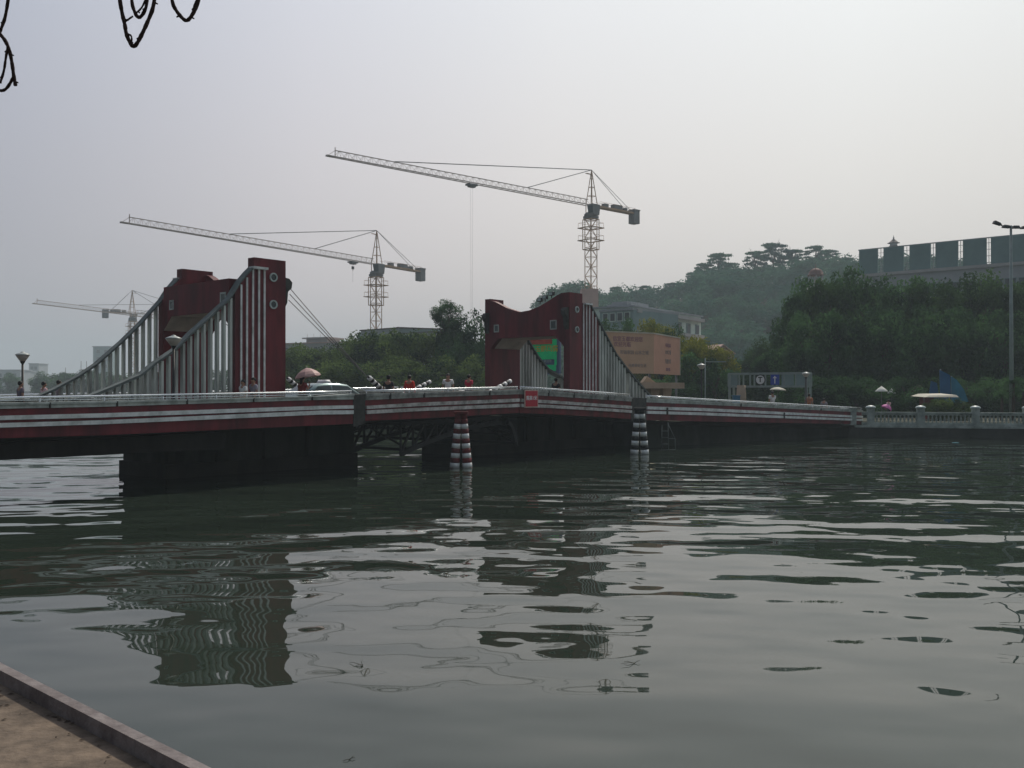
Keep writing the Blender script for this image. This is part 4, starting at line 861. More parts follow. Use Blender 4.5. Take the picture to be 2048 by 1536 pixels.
# tall floodlight mast
c = P(2023, 800, 72); zt3 = ztop(456, 72); th = thing('floodlight_mast', 'tall pale floodlight mast rising at the right edge', 'light mast', Vector((c.x, c.y, GZ)))
mb = MB(); mb.tube([Vector((c.x, c.y, GZ)), Vector((c.x, c.y, GZ+8)), Vector((c.x, c.y, zt3+.2))], [.17,.13,.08], 12); mb.build('pole', M['gantry'], th)
mb = MB(); mb.tube([Vector((c.x-1.0, c.y, zt3+.35)), Vector((c.x-.4, c.y, zt3+.05)), Vector((c.x+.4, c.y, zt3)), Vector((c.x+1.2, c.y, zt3+.02))], .05, 8); mb.build('cross_arm', M['craneg'], th)
for x, zz, tl_ in ((-1.05, .38, .18), (-.35, .12, .05), (.35, .08, 0), (1.05, .05, -.02)):
    mb = MB(); p = Vector((c.x+x, c.y, zt3+zz)); mb.hexa([p+Vector(q) for q in ((-.28,-.22,-.09+tl_*.5),(.28,-.22,-.09-tl_*.5),(.28,.22,-.09-tl_*.5),(-.28,.22,-.09+tl_*.5),(-.20,-.16,.10+tl_*.5),(.20,-.16,.10-tl_*.5),(.20,.16,.10-tl_*.5),(-.20,.16,.10+tl_*.5))]); mb.build('floodlight', M['black'], th)
# blue sail structure, awning stall, parasols
c = P(1898, 800, 76); th = thing('blue_sail_canopy', 'bright blue sail-shaped canopy standing behind the balustrade', 'sail canopy', Vector((c.x, c.y, GZ)))
def sailtri(pts, d, m):
    mb = MB(); q = [P(x, y, d) for x, y in pts]; mb.prism(q, Vector((.05, .25, 0))); mb.build('sail', m, th)
sailtri([(1857,806),(1863,762),(1874,766),(1880,806)], 76.6, M['sail']); sailtri([(1880,740),(1900,750),(1903,806),(1882,806)], 76, M['sail']); sailtri([(1903,753),(1914,760),(1928,779),(1937,803),(1925,806),(1905,806)], 76.2, M['sail2'])
mb = MB(); mb.tube([P(1881, 738, 76.4), Vector((P(1882, 800, 76.4).x, 76.4, GZ))], .05, 6); mb.tube([P(1903, 752, 76.5), Vector((P(1904, 800, 76.5).x, 76.5, GZ))], .05, 6); mb.build('sail_pole', M['gantry'], th)
c = P(1874, 800, 72.5); th = thing('awning_stall', 'flat cream awning on thin posts with a dull red side cloth behind the balustrade', 'stall', Vector((c.x, c.y, GZ)))
mb = MB(); zz = ztop(791, 72.5); p = [P(1841, 791, 72.2), P(1908, 791, 72.2)]; mb.hexa([Vector((p[0].x, 71.4, zz-.12)), Vector((p[1].x, 71.4, zz-.12)), Vector((p[1].x, 74, zz-.05)), Vector((p[0].x, 74, zz-.05)), Vector((p[0].x+.4, 71.6, zz+.02)), Vector((p[1].x-.1, 71.6, zz+.04)), Vector((p[1].x-.3, 73.8, zz+.16)), Vector((p[0].x+.5, 73.8, zz+.13))]); mb.build('awning', M['canopy'], th)
mb = MB()
for px in (1848, 1899): 
    for dy in (71.7, 73.6): x = P(px, 800, dy).x; mb.tube([Vector((x, dy, GZ)), Vector((x, dy, zz-.1))], .03, 6)
mb.build('post', M['craneg'], th)
mb = MB(); x = P(1851, 800, 73).x; mb.box(Vector((x, 72.8, (zz+GZ)/2-.05)), (.42, 1.6, zz-GZ-.2)); mb.build('side_cloth', M['redstall'], th)
def parasol(label, px, py, d, r, tilt=0):
    z = ztop(py, d); x = P(px, py, d).x; th = thing('parasol', label, 'parasol', Vector((x, d, GZ))); mb = MB()
    mb.lathe(Vector((x, d, z-.42)), [(r,0),(r*.98,.04),(r*.55,.24),(r*.15,.38),(0,.45)], 8); mb.build('canopy', M['parasol'], th); mb = MB(); mb.tube([Vector((x, d, GZ)), Vector((x, d, z-.02))], .025, 6); mb.build('pole', M['craneg'], th)
parasol('white parasol standing in front of the dark trees left of the awning', 1763, 772.5, 75, .52)
parasol('smaller half-hidden white parasol just right of the bigger white one', 1783, 777, 80, .36)

# ---------------------------------------------------------------- trees
def clumps(n, shape, r0, r1, seed):
    g = np.random.default_rng(seed); out = []
    while len(out) < n:
        p = g.uniform(-1, 1, 3); q = np.linalg.norm(p)
        if q > 1 or q < .25: continue
        p = p*(.35+.65*q)/q if g.random() < .75 else p
        if shape == 'round' and p[2] < -.75: continue
        out.append((p*np.array([1,1,1]), g.uniform(r0, r1)))
    return out
def leaf_cloud(cl, n, size, seed, flat=1.0):
    g = np.random.default_rng(seed); k = len(cl); ctr = np.array([c for c, r in cl]); rad = np.array([r for c, r in cl]); w_ = rad**2; idx = g.choice(k, n, p=w_/w_.sum())
    dirs = g.normal(size=(n, 3)); dirs /= np.linalg.norm(dirs, axis=1)[:, None]; rr = rad[idx]*g.uniform(.55, 1.08, n)
    pos = ctr[idx]+dirs*rr[:, None]*np.array([1,1,flat])
    nrm = dirs+g.normal(size=(n, 3))*.6; nrm /= np.linalg.norm(nrm, axis=1)[:, None]
    a = np.cross(nrm, g.normal(size=(n, 3))); a /= np.linalg.norm(a, axis=1)[:, None]; b = np.cross(nrm, a); s = (size*g.uniform(.6, 1.3, n))[:, None]
    v = np.stack([pos-a*s, pos-b*s*.55, pos+a*s, pos+b*s*.55], 1).reshape(-1, 3)
    return v
def leaf_mesh(name, v, m):
    n = len(v)//4; me = bpy.data.meshes.new(name); me.vertices.add(len(v)); me.vertices.foreach_set('co', v.astype(np.float32).ravel()); me.loops.add(n*4); me.loops.foreach_set('vertex_index', np.arange(n*4, dtype=np.int32)); me.polygons.add(n)
    me.polygons.foreach_set('loop_start', np.arange(0, n*4, 4, dtype=np.int32)); me.polygons.foreach_set('loop_total', np.full(n, 4, dtype=np.int32)); me.materials.append(m); me.update(calc_edges=True); me.validate(); return me
CROWN = {}
for key, m in (('a','lf_a'),('b','lf_b'),('c','lf_c'),('d','lf_d')):
    for i in range(3):
        CROWN[key, i] = leaf_mesh('crown_'+key, leaf_cloud(clumps(34+6*i, 'round', .20, .40, 11*i+ord(key)), 9500, .046, 5*i+ord(key)), M[m])
CROWN['palm', 0] = None
def trunk_mesh(mb, b, h, r, spread, seed):
    random.seed(seed); z = Vector((0,0,1)); top = b+z*h*.55+Vector((random.uniform(-.3,.3), random.uniform(-.3,.3), 0)); mb.tube([b-z*.4, b+z*h*.25, top], [r*1.3, r, r*.7], 9)
    for i in range(6):
        a = random.uniform(0, 6.28); e = top+Vector((math.cos(a)*spread*.55, math.sin(a)*spread*.55, h*random.uniform(.15,.36))); m_ = top.lerp(e, .5)+z*h*.05; mb.tube([top-z*random.uniform(0, h*.15), m_, e], [r*.5, r*.32, r*.1], 6)
def tree(label, px, d, topy, rx, ry=None, kind='a', base=GZ, depthfrac=.66, group='trees behind the bridge', var=None, low=None):
    x = P(px, 0, d).x; zt = ztop(topy, d); zl = low if low is not None else zt-(zt-base)*depthfrac*1.15; rz = (zt-zl)/2; ry = ry or rx
    th = thing('tree', label, 'tree', Vector((x, d, base)), group); mb = MB(); sd_ = int(px*7+d); trunk_mesh(mb, Vector((x, d, base)), zt-base, .10+.018*(zt-base), rx, sd_); mb.build('trunk', M['bark'], th)
    me = CROWN[kind, (sd_ if var is None else var) % 3]; o = bpy.data.objects.new('crown', me); C.objects.link(o); o.parent = th; o.location = (0, 0, zl+rz-base); o.scale = (rx, ry, rz); o.rotation_euler = (0, 0, random.uniform(0, 6.28) if abs(rx-ry) < .3 else 0)
    return th
MID = [(588,112,702,3.4,'a','first bushy tree right of the left tower'),(622,110,699,3.6,'a','bushy tree behind the pink umbrella'),(660,112,702,3.4,'a','bushy tree behind the taxi'),(697,109,694,3.0,'a','tree behind the lower ends of the stay cables'),
 (732,106,672,3.6,'a','yellowish-topped tree in front of the grey building corner'),(775,105,669,3.7,'a','bushy tree below the second crane mast'),(815,104,668,3.4,'a','bushy tree between the grey building and the red jacket walker'),(852,103,668,3.2,'a','tree with spiky top just left of the tall clump-topped tree'),
 (946,100,637,2.6,'b','dark tree touching the left edge of the right tower'),(925,99,676,3.0,'b','lower dark tree between the clump-topped tree and the right tower')]
for px, d, ty, rx, k, lab in MID: tree(lab, px, d, ty, rx, kind=k, depthfrac=.80, low=1.6)
for px, d, ty, rx, lab in ((606,96,742,3.2,'low bush behind the pink umbrella handle'),(655,97,735,3.4,'low bush behind the taxi roof'),(708,96,730,3.4,'low bush left of the striped arm'),(762,95,722,3.6,'low bush right of the striped arm'),(816,95,724,3.4,'low bush behind the red jacket walker'),(868,94,728,3.4,'low bush behind the white shirt walker'),(926,94,722,3.2,'low bush left of the right tower foot')):
    tree(lab, px, d, ty, rx, kind='a', group='low bushes behind the bridge', low=.6)
tt = tree('tall slender tree with a loose round clump on top, left of the right tower', 900, 101, 604, 1.75, kind='b', low=ztop(662, 101), group='trees behind the bridge')
o = bpy.data.objects.new('lower_crown', CROWN['b', 1]); C.objects.link(o); o.parent = tt; o.location = (0, 0, ztop(712,101)-GZ); o.scale = (1.5, 1.5, 3.2)
for px, d, ty, rx, k, lab in ((1215,112,655,2.6,'b','dark tree between the right tower and the peach billboard'),(1262,110,653,2.2,'b','dark tree above the left half of the peach billboard'),(1300,104,648,1.9,'c','yellow-green tree above the billboard corner'),(1328,108,654,1.8,'c','yellow-green tree above the right side of the peach billboard'),(1346,102,660,1.5,'b','small dark tree at the right end of the peach billboard'),
  (1382,96,676,2.3,'c','yellow-green tree just right of the peach billboard'),(1408,94,690,2.0,'c','yellow-green tree behind the globe lamp by the billboard'),(1440,95,700,1.9,'c','rounded tree in front of the pink gabled house')): tree(lab, px, d, ty, rx, kind=k, low=1.8 if rx > 1.85 else 3.0, group='trees around the peach billboard')
for px, d, ty, rx, lab in ((1386,90,716,2.2,'dark lower tree right of the peach billboard'),(1432,90,728,2.2,'dark lower tree left of the sign frame'),(1290,90,765,3.5,'dark hedge below the peach billboard'),(1345,90,760,3,'dark hedge at the right of the peach billboard legs')): tree(lab, px, d, ty, rx, kind='b', low=.9, group='trees around the peach billboard')
RT = [(1500,112,705,2.8),(1540,108,690,3.2),(1596,100,612,2.8),(1622,98,572,3.2),(1652,96,568,3.0),(1690,99,563,3.3),(1735,97,572,3.3),(1778,99,560,3.4),(1822,98,566,3.4),(1868,97,566,3.4),(1915,98,568,3.5),(1962,97,562,3.5),(2008,98,566,3.5),(2050,97,570,3.5)]
RL = ['low dark tree right of the pink gabled house','dark tree above the round T sign','leftmost shoulder tree of the big dark grove','dark tree below the domed belvedere','taller pointed tree right of the domed belvedere','dark grove tree left of the first roof panel','dark grove tree under the first roof panel','dark grove tree under the pagoda','dark grove tree under the second panel gap','dark grove tree under the fourth roof panel','dark grove tree above the blue sails','dark grove tree left of the floodlight mast','dark grove tree behind the floodlight mast','dark grove tree cut by the right edge']
for (px, d, ty, rx), lab in zip(RT, RL): tree(lab, px, d, ty+(int(px)*5 % 13)-6, rx, kind='d' if px > 1840 or px in (1652, 1540) else 'b', low=2.5 if px < 1600 else 4.0, group='dark grove on the right bank')
RF = [(1510,92,728,2.6),(1560,90,712,2.8),(1612,89,640,2.9),(1655,88,640,3.2),(1712,90,632,3.4),(1770,88,640,3.4),(1830,89,634,3.4),(1890,88,640,3.4),(1950,89,632,3.4),(2010,88,640,3.4),(2065,88,640,3.4)]
for i, (px, d, ty, rx) in enumerate(RF): tree(['small front tree behind the sign frame, left part','small front tree behind the blue arrow sign','front tree behind the lamp at the sign frame end','front grove tree left of the white parasol','front grove tree above the end of the bridge','front grove tree above the white parasols','front grove tree left of the blue sails','front grove tree right behind the blue sails','front grove tree right of the blue sails','front grove tree in front of the mast foot','front grove tree at the right edge'][i], px, d, ty, rx, kind='b', low=1.0, group='front row of the dark grove')
for i, px in enumerate((1590,1630,1672,1715,1760,1806,1850,1940,1985,2030,2075)): tree('dark hedge bush no taller than the walkers, '+['under the belvedere','left of the grey shirt walker','right of the grey shirt walker','above the stone end block','between the parasols and the end block','right of the small parasol','left of the awning','right of the sail canopy','left of the palm','behind the palm','beyond the right edge'][i], px, 81, 762, 2.4, kind='b', low=.4, group='dark hedge behind the balustrade')
# palm-like plants by the balustrade
def palm(label, px, d, topy, r):
    x = P(px, 0, d).x; zc_ = ztop(topy+18, d); th = thing('palm', label, 'palm', Vector((x, d, GZ)), 'small palms by the balustrade'); mb = MB(); mb.tube([Vector((x, d, GZ-.1)), Vector((x+.05, d, zc_))], [.12,.09], 8); mb.build('trunk', M['bark'], th); mb = MB(); random.seed(int(px))
    for i in range(22):
        a = random.uniform(0, 6.28); el = random.uniform(.1, 1.2); n = 7; pts = []
        for k in range(n): s_ = k/(n-1)*r; pts.append(Vector((x, d, zc_))+Vector((math.cos(a)*s_*math.cos(el*.6), math.sin(a)*s_*math.cos(el*.6), s_*math.sin(el)-1.1*(s_/r)**2*r*.6)))
        sd_ = Vector((-math.sin(a), math.cos(a), 0))
        for k in range(n-1):
            for g in (1, -1):
                wv = .24*r*(1-(k/(n-1))**2)+.03; p, q = pts[k], pts[k+1]
                for f_ in (0, .33, .66): s0 = p.lerp(q, f_); s1 = p.lerp(q, f_+.22); tipp = s1+sd_*g*wv+(q-p).normalized()*.12-Vector((0,0,.08)); mb.add([s0, s1, tipp], [(0,1,2)])
    mb.build('fronds', M['lf_b'], th)
palm('bushy palm in front of the floodlight mast foot', 2026, 71.5, 748, 1.2); palm('lower palm behind the right end of the balustrade', 2046, 70.5, 765, 1.0); palm('low palm shrub left of the tall mast palm', 2003, 72, 772, .8)
for px, lab in ((1872, 'clipped shrub behind the awning posts'), (1888, 'olive shrub under the awning'), (1920, 'olive shrub right of the awning')): tree(lab, px, 71, 800, .9, kind='a', low=GZ-.1, group='shrubs behind the balustrade')
# distant trees on the left shore
FL = [(-30,330),(15,340),(95,300),(118,296),(142,300),(168,290),(195,285),(222,290),(250,280),(278,275),(305,270),(335,262),(365,256),(395,250),(425,240),(455,232),(485,225),(515,215),(545,200),(572,180)]
for i, (px, d) in enumerate(FL):
    ty = 752 if px > 90 else 757
    tree('hazy far shore tree '+['at the left frame edge','behind the far left walker','right of the pink shirt walker','behind the walker at the cable wall end','under the lone thin pole','under the two thin poles','left of the faint taller tower block','under the faint taller tower block','below the small far crane','right of the small far crane','seen between the first far slats','seen between the slats left of the lamp','seen between the slats by the lamp','just right of the lamp globe','seen under the portal, left','seen under the portal, middle','seen under the portal, right','hidden behind the left tower','behind the tall tower post','just right of the tower post'][i], px, d, ty-(i*7 % 9), 4.6 if px < 400 else 3.8, kind='b', low=.9, group='hazy trees on the far left shore')
# hill with a wood
RID = [(1060,604),(1110,590),(1135,580),(1165,576),(1200,590),(1250,588),(1290,590),(1330,584),(1370,568),(1400,553),(1450,546),(1500,548),(1550,543),(1600,532),(1650,522),(1700,528),(1760,525),(1820,520),(1900,530),(2000,545),(2100,560),(2300,640)]
def ridge(px):
    for (a, ya), (b, yb) in zip(RID, RID[1:]):
        if px <= b: return ya+(yb-ya)*max(0, (px-a))/(b-a)
    return 700
def hill_h(px, d):
    dr = 340; zr = ztop(ridge(px), dr)-5; k = (d-190)/(dr-190)
    k = max(0, min(1, k)); k = k*k*(3-2*k) if d <= dr else 1-max(0, (d-dr)/260)**2
    return GZ+max(0, (zr-GZ)*k)
vs = []; fs = []; nx = 56; ny = 26
for j in range(ny+1):
    d = 180+j*(600-180)/ny
    for i in range(nx+1):
        px = 900+i*1500/nx; e = max(0, 1-max(0, (1060-px))/140); vs.append(((px-CX)/F*d, d, GZ-.3+(hill_h(px, d)-GZ)*e+.35*math.sin(px*.05)*math.sin(d*.1)*e))
fs = [(j*(nx+1)+i, j*(nx+1)+i+1, (j+1)*(nx+1)+i+1, (j+1)*(nx+1)+i) for j in range(ny) for i in range(nx)]
mb = MB(); mb.add(vs, fs, True); struct(mb.build('hill', M['mud']))
base = [leaf_cloud(clumps(12, 'round', .3, .5, 70+i), 420, .115, 80+i) for i in range(3)]; allv = []
for i in range(760):
    d = rng.uniform(200, 352)**1; px = rng.uniform(1080, 2200); 
    if px > 1720 and d < 300: continue
    z = hill_h(px, d); r = rng.uniform(3.2, 5.2); x = (px-CX)/F*d; a = rng.uniform(0, 6.28); b = base[i % 3]; c_, s_ = math.cos(a), math.sin(a)
    q = np.stack([(b[:,0]*c_-b[:,1]*s_)*r+x, (b[:,0]*s_+b[:,1]*c_)*r+d, b[:,2]*r*.8+z+r*.55], 1); allv.append(q)
o = bpy.data.objects.new('hill_wood', leaf_mesh('hill_wood', np.concatenate(allv), M['lf_h'])); C.objects.link(o); struct(o, 'stuff')
# ridge trees with layered crowns
def layered(seed, n=7):
    g = np.random.default_rng(seed); cl = []
    for i in range(n): z = .30+.68*i/(n-1); r = (1.0-.55*abs(z-.55)/.5)*g.uniform(.6, 1); a = g.uniform(0, 6.28); cl += [(np.array([math.cos(a+k)*r*q, math.sin(a+k)*r*q, z]), g.uniform(.2, .34)) for k, q in ((0,.75),(2.2,.55),(4.1,.8))]
    cl.append((np.array([0,0,1.0]), .35)); return leaf_mesh('layered_crown', leaf_cloud(cl, 2600, .045, seed, .13), M['lf_h'])
LAY = [layered(200+i) for i in range(3)]
for i, (px, ty, r, lab) in enumerate(((1385,545,3.4,'lowest layered tree on the left shoulder of the hill'),(1406,527,4.0,'layered hilltop tree left of the flat-topped pair'),(1436,507,5.4,'broad flat-topped hilltop tree, leftmost of the tall ones'),(1462,526,3.8,'small layered tree in the dip between the broad hilltop trees'),(1512,503,4.6,'layered hilltop tree left of the highest crown'),(1548,488,5.8,'broadest flat-topped tree on the hill crest'),(1585,500,5.0,'layered tree right of the broadest hilltop crown'),(1631,492,4.6,'dense square-topped tree above the domed belvedere'),(1660,500,4.2,'dense hilltop tree right of the square-topped one'),(1695,516,4.0,'rounded hilltop tree left of the roof panels'),(1290,572,3.6,'small ridge tree above the long pale block, left'),(1345,566,3.8,'small ridge tree above the long pale block, right'),(1232,574,3.4,'ridge tree right of the largest crane mast'),(1140,570,3.4,'ridge tree above the right tower top'))):
    d = 338; z0 = ztop(ridge(px), d)-6.5; zt_2 = ztop(ty, d); h = zt_2-z0; x = P(px, 0, d).x
    th = thing('ridge_tree', lab, 'tree', Vector((x, d, z0)), 'layered trees along the hill ridge'); mb = MB(); trunk_mesh(mb, Vector((x, d, z0)), h*1.2, .32, r, 300+i); mb.build('trunk', M['bark'], th)
    o = bpy.data.objects.new('crown', LAY[i % 3]); C.objects.link(o); o.parent = th; o.location = (0, 0, h*.15); o.scale = (r*1.35, r*1.35, h*.82); o.rotation_euler = (0, 0, i*1.3)

# ---------------------------------------------------------------- people
def skin_mesh(nodes, edges, name, sub=1):
    """nodes {key: (pos, rx[, ry])}; first key is the root"""
    ks = list(nodes); ix = {k: i for i, k in enumerate(ks)}; me = bpy.data.meshes.new('tmp'); me.from_pydata([nodes[k][0] for k in ks], [(ix[a], ix[b]) for a, b in edges], []); o = bpy.data.objects.new('tmp', me); C.objects.link(o)
    md = o.modifiers.new('s', 'SKIN'); md.use_smooth_shade = True; sv = me.skin_vertices[0].data
    for i, k in enumerate(ks): q = nodes[k]; sv[i].radius = (q[1], q[2] if len(q) > 2 else q[1]); sv[i].use_root = (i == 0)
    s2 = o.modifiers.new('u', 'SUBSURF'); s2.levels = sub; s2.render_levels = sub
    dg = bpy.context.evaluated_depsgraph_get(); r = bpy.data.meshes.new_from_object(o.evaluated_get(dg)); bpy.data.objects.remove(o); r.name = name; return r
def person(label, foot, yaw, shirt, trousers, h=1.68, walk=.0, arm_up=False, hair='short', sleeves='short', category='person'):
    th = thing('person', label, 'person', foot); s = h/1.7; Rm = Matrix.Rotation(yaw, 4, 'Z') @ Matrix.Scale(s, 4); w_ = walk      # faces +Y before yaw
    J = dict(pel=((0,0,.95),.135,.10), sp=((0,.01,1.12),.125,.095), ch=((0,.0,1.32),.155,.105), nk0=((0,-.01,1.45),.07,.065), nk=((0,0,1.50),.052), hd=((0,.015,1.585),.078,.092), hd2=((0,.01,1.645),.070,.082))
    E = [('pel','sp'),('sp','ch'),('ch','nk0'),('nk0','nk'),('nk','hd'),('hd','hd2')]
    J['nose'] = ((0,.115,1.575),.012); E.append(('hd','nose'))
    for g, n in ((1,'r'),(-1,'l')):
        J['ear'+n] = ((g*.086,.005,1.585),.014); E.append(('hd','ear'+n))
        J['hip'+n] = ((g*.09,0,.90),.088); J['kn'+n] = ((g*.095,.10*g*w_+.03*abs(w_),.50),.058); J['an'+n] = ((g*.095,.30*g*w_,.09),.038); J['toe'+n] = ((g*.10,.30*g*w_+.15,.035),.034,.03)
        E += [('pel','hip'+n),('hip'+n,'kn'+n),('kn'+n,'an'+n),('an'+n,'toe'+n)]
        J['sh'+n] = ((g*.185,0,1.40),.055)
        if arm_up and g > 0: J['el'+n] = ((.22,.10,1.17),.042); J['wr'+n] = ((.14,.24,1.33),.03); J['pa'+n] = ((.12,.25,1.40),.034,.024); fd = Vector((-.02,.015,.02))
        else: J['el'+n] = ((g*.245,-.02-.08*g*w_,1.14),.040); J['wr'+n] = ((g*.25,.05-.16*g*w_,.90),.028); J['pa'+n] = ((g*.25,.06-.17*g*w_,.82),.034,.02); fd = Vector((0,.01,-.03))
        E += [('ch','sh'+n),('sh'+n,'el'+n),('el'+n,'wr'+n),('wr'+n,'pa'+n)]
    bmsh = skin_mesh(J, E, 'body', 2)
    # five fingers on each hand, joined into the body mesh
    mb = MB()
    for g, n in ((1,'r'),(-1,'l')):
        p = Vector(J['pa'+n][0]); up = -1 if not (arm_up and g > 0) else 1
        for i, l_ in enumerate((.062, .075, .08, .07)):
            a = p+Vector((0,-.026+.017*i,.02*up)); b = a+Vector((-g*.008,0,.5*l_*up)); c = b+Vector((-g*.02,0,.45*l_*up)); mb.tube([a, b, c], [.0095,.0085,.006], 6)
        a = p+Vector((0,.025,-.005*up)); mb.tube([a, a+Vector((-g*.012,.03,.02*up)), a+Vector((-g*.02,.04,.05*up))], [.011,.010,.007], 6)
    nv = len(bmsh.vertices); V_ = [v.co[:] for v in bmsh.vertices]+mb.v; F_ = [tuple(p.vertices) for p in bmsh.polygons]+[tuple(nv+i for i in f) for f in mb.f]
    def put(name, vv, ff, m):
        me = bpy.data.meshes.new(name); me.from_pydata(vv, [], ff); me.materials.append(m); me.polygons.foreach_set('use_smooth', [True]*len(me.polygons)); me.transform(Rm); o = bpy.data.objects.new(name, me); C.objects.link(o); o.parent = th; return o
    put('body', V_, F_, M['skin'])
    def cloth(keys, edges, grow, name, m, over={}):
        K = {}
        for k in keys:
            q = over.get(k, J[k]); K[k] = (q[0], q[1]+grow, (q[2] if len(q) > 2 else q[1])+grow)
        r = skin_mesh(K, edges, name, 1); put(name, [v.co[:] for v in r.vertices], [tuple(p.vertices) for p in r.polygons], m)
    lng = sleeves == 'long'; over = {'el'+n: (tuple(Vector(J['sh'+n][0]).lerp(Vector(J['el'+n][0]), .72)), .05) for n in 'rl'} if not lng else {}
    ks = ['ch','sp','pel','shr','shl','elr','ell']+(['wrr','wrl'] if lng else []); es = [('ch','sp'),('sp','pel'),('ch','shr'),('ch','shl'),('shr','elr'),('shl','ell')]+([('elr','wrr'),('ell','wrl')] if lng else [])
    cloth(ks, es, .022, 'shirt', shirt, over)
    cloth(['pel','hipr','hipl','knr','knl','anr','anl'], [('pel','hipr'),('pel','hipl'),('hipr','knr'),('hipl','knl'),('knr','anr'),('knl','anl')], .016, 'trousers', trousers)
    mb = MB(); vv, ff = _ell((0,-.012,1.628), (.092,.102,.098), 14, 10); ff = [f for f in ff if not all(vv[i][1] > .045 and vv[i][2] < 1.655 for i in f) and not all(vv[i][2] < 1.56 for i in f)]
    if hair == 'long': mb.add(*_ell((0,-.07,1.52), (.085,.05,.16), 12, 8), True)
    mb.add(vv, ff, True); put('hair', mb.v, mb.f, M['hair'])
    if hair == 'cap': mb = MB(); mb.lathe((0,0,1.665), [(.1,0),(.095,.04),(.05,.075),(0,.08)], 12); mb.box(Vector((0,.13,1.668)), (.13,.1,.012)); put('cap', mb.v, mb.f, shirt)
    return th
def cm(n, c): return mat(n, c, .85, .2, 12)
CL = {k: cm(k+'_cloth', c) for k, c in dict(plum=(.16,.13,.17), pink=(.72,.48,.50), white=(.74,.74,.74), lilac=(.28,.26,.32), dark=(.03,.03,.035), red=(.55,.035,.02), crimson=(.50,.02,.06), orange=(.42,.16,.08), grey=(.24,.24,.28), navy=(.03,.035,.06), wine=(.22,.04,.04)).items()}
def on(px, D, topy, label, yaw, shirt, tr, **k):
    t = T(px, D); p = B(t, D, deck(t)); h = HC+(HY-topy)*p.y/F-p.z; h = max(1.45, min(1.86, h)); return person(label, p, yaw, CL[shirt], CL[tr], h=h, **k)
AW = A1-math.pi/2      # walking along the bridge to the right
on(41, 7.3, 763, 'person in a plum shirt walking left of the far left lamp', AW, 'plum', 'dark')
on(88, 7.3, 764, 'person in a pale pink shirt and dark hair on the far left footway', AW, 'pink', 'navy', walk=.6)
on(118, 7.2, 761, 'person in a grey top where the cable wall starts', AW, 'grey', 'navy', walk=.6)
on(486, .75, 760, 'person in a white shirt in front of the tower stripes', AW+math.pi, 'white', 'dark', walk=.5)
on(507, .75, 756, 'person in a lilac top in front of the tower stripes', AW+math.pi, 'lilac', 'navy', walk=.5)
pu = on(605, .9, 753, 'person in dark red clothes under the pink umbrella', AW, 'wine', 'dark', arm_up=True, hair='long')
on(777, 1.0, 752, 'person in dark clothes and red cap right of the striped arm', AW+.4, 'dark', 'dark', hair='cap')
on(819, .9, 751, 'person in a bright red jacket seen from behind', AW+.3, 'red', 'dark', sleeves='long')
on(896, .9, 748, 'person in a white shirt facing the river', math.pi, 'white', 'navy')
on(938, .9, 750, 'person in a crimson top left of the right tower', AW, 'crimson', 'navy', walk=.5)
on(1112, 2.6, 757, 'person in dark clothes under the right portal', AW, 'dark', 'dark')
pk = on(1545, 1.0, 782, 'person in a white shirt under the cream umbrella', 0.3, 'white', 'dark', arm_up=True)
on(1618, 1.0, 784, 'person in an orange shirt right of the lamp at the sign frame', AW, 'orange', 'dark')
on(1648, .9, 797, 'person in a grey top bending near the end of the bridge', AW, 'grey', 'dark')
def bank_person(px, d, topy, label, yaw, shirt, **k):
    c = P(px, 800, d); h = max(1.4, min(1.8, ztop(topy, d)-GZ-.16)); return person(label, Vector((c.x, d, GZ+.16)), yaw, CL[shirt], CL['dark'], h=h, **k)
pp = bank_person(1777, 71, 816, 'person mostly hidden by the pink umbrella behind the balustrade', .4, 'pink', arm_up=True)
def umbrella(label, px, py, D, r, m, hold, tilt=.0, hh=.32, dist=None):
    c = P(px, py, dist) if dist else B(T(px, D), D, Zp(px, py, D)); th = thing('umbrella', label, 'umbrella', c-Vector((0,0,.9))); mb = MB(); n = 8; prof_ = [(0,0),(.35,-.06),(.7,-.16),(.92,-.27),(1.0,-.34)]; vs = [c]; rings = []
    for rr, zz in prof_[1:]: vs += [c+Vector((r*rr*math.cos(a)*(1-.05*(i % 2)), r*rr*math.sin(a)*(1-.05*(i % 2)), hh*zz/.34-(.03*(i % 2) if rr == 1 else 0))) for i in range(2*n) for a in [math.pi*i/n]]
    m2 = 2*n; fs = [(0, 1+i, 1+(i+1)%m2) for i in range(m2)]+[(1+k*m2+i, 1+(k+1)*m2+i, 1+(k+1)*m2+(i+1)%m2, 1+k*m2+(i+1)%m2) for k in range(3) for i in range(m2)]
    mb.add(vs, fs); Rt = Matrix.Translation(c) @ Matrix.Rotation(tilt, 4, 'Y') @ Matrix.Translation(-c); mb.v = [tuple(Rt @ Vector(v)) for v in mb.v]; mb.build('canopy', m, th)
    mb = MB(); mb.tube([Rt @ (c+Vector((0,0,.08))), Rt @ (c-Vector((0,0,.85)))], .012, 6); mb.build('shaft', M['craneg'], th)
    mb = MB(); 
    for i in range(n): a = 2*math.pi*i/n; mb.tube([Rt @ (c-Vector((0,0,.02))), Rt @ (c+Vector((r*.9*math.cos(a), r*.9*math.sin(a), -hh*.88)))], .005, 4)
    mb.build('ribs', M['craneg'], th)
umbrella('pink umbrella held over the bridge rail beside the taxi', 613, 735.5, .9, .52, M['umb'], None, -.16, .36)
umbrella('cream umbrella over the white shirt person below the blue arrow sign', 1556, 774, 1.0, .56, M['canopy'], None, .05, .2)
umbrella('bright pink umbrella held low behind the balustrade', 1777, 809, 0, .42, M['pinku'], None, .5, .34, dist=70.9)

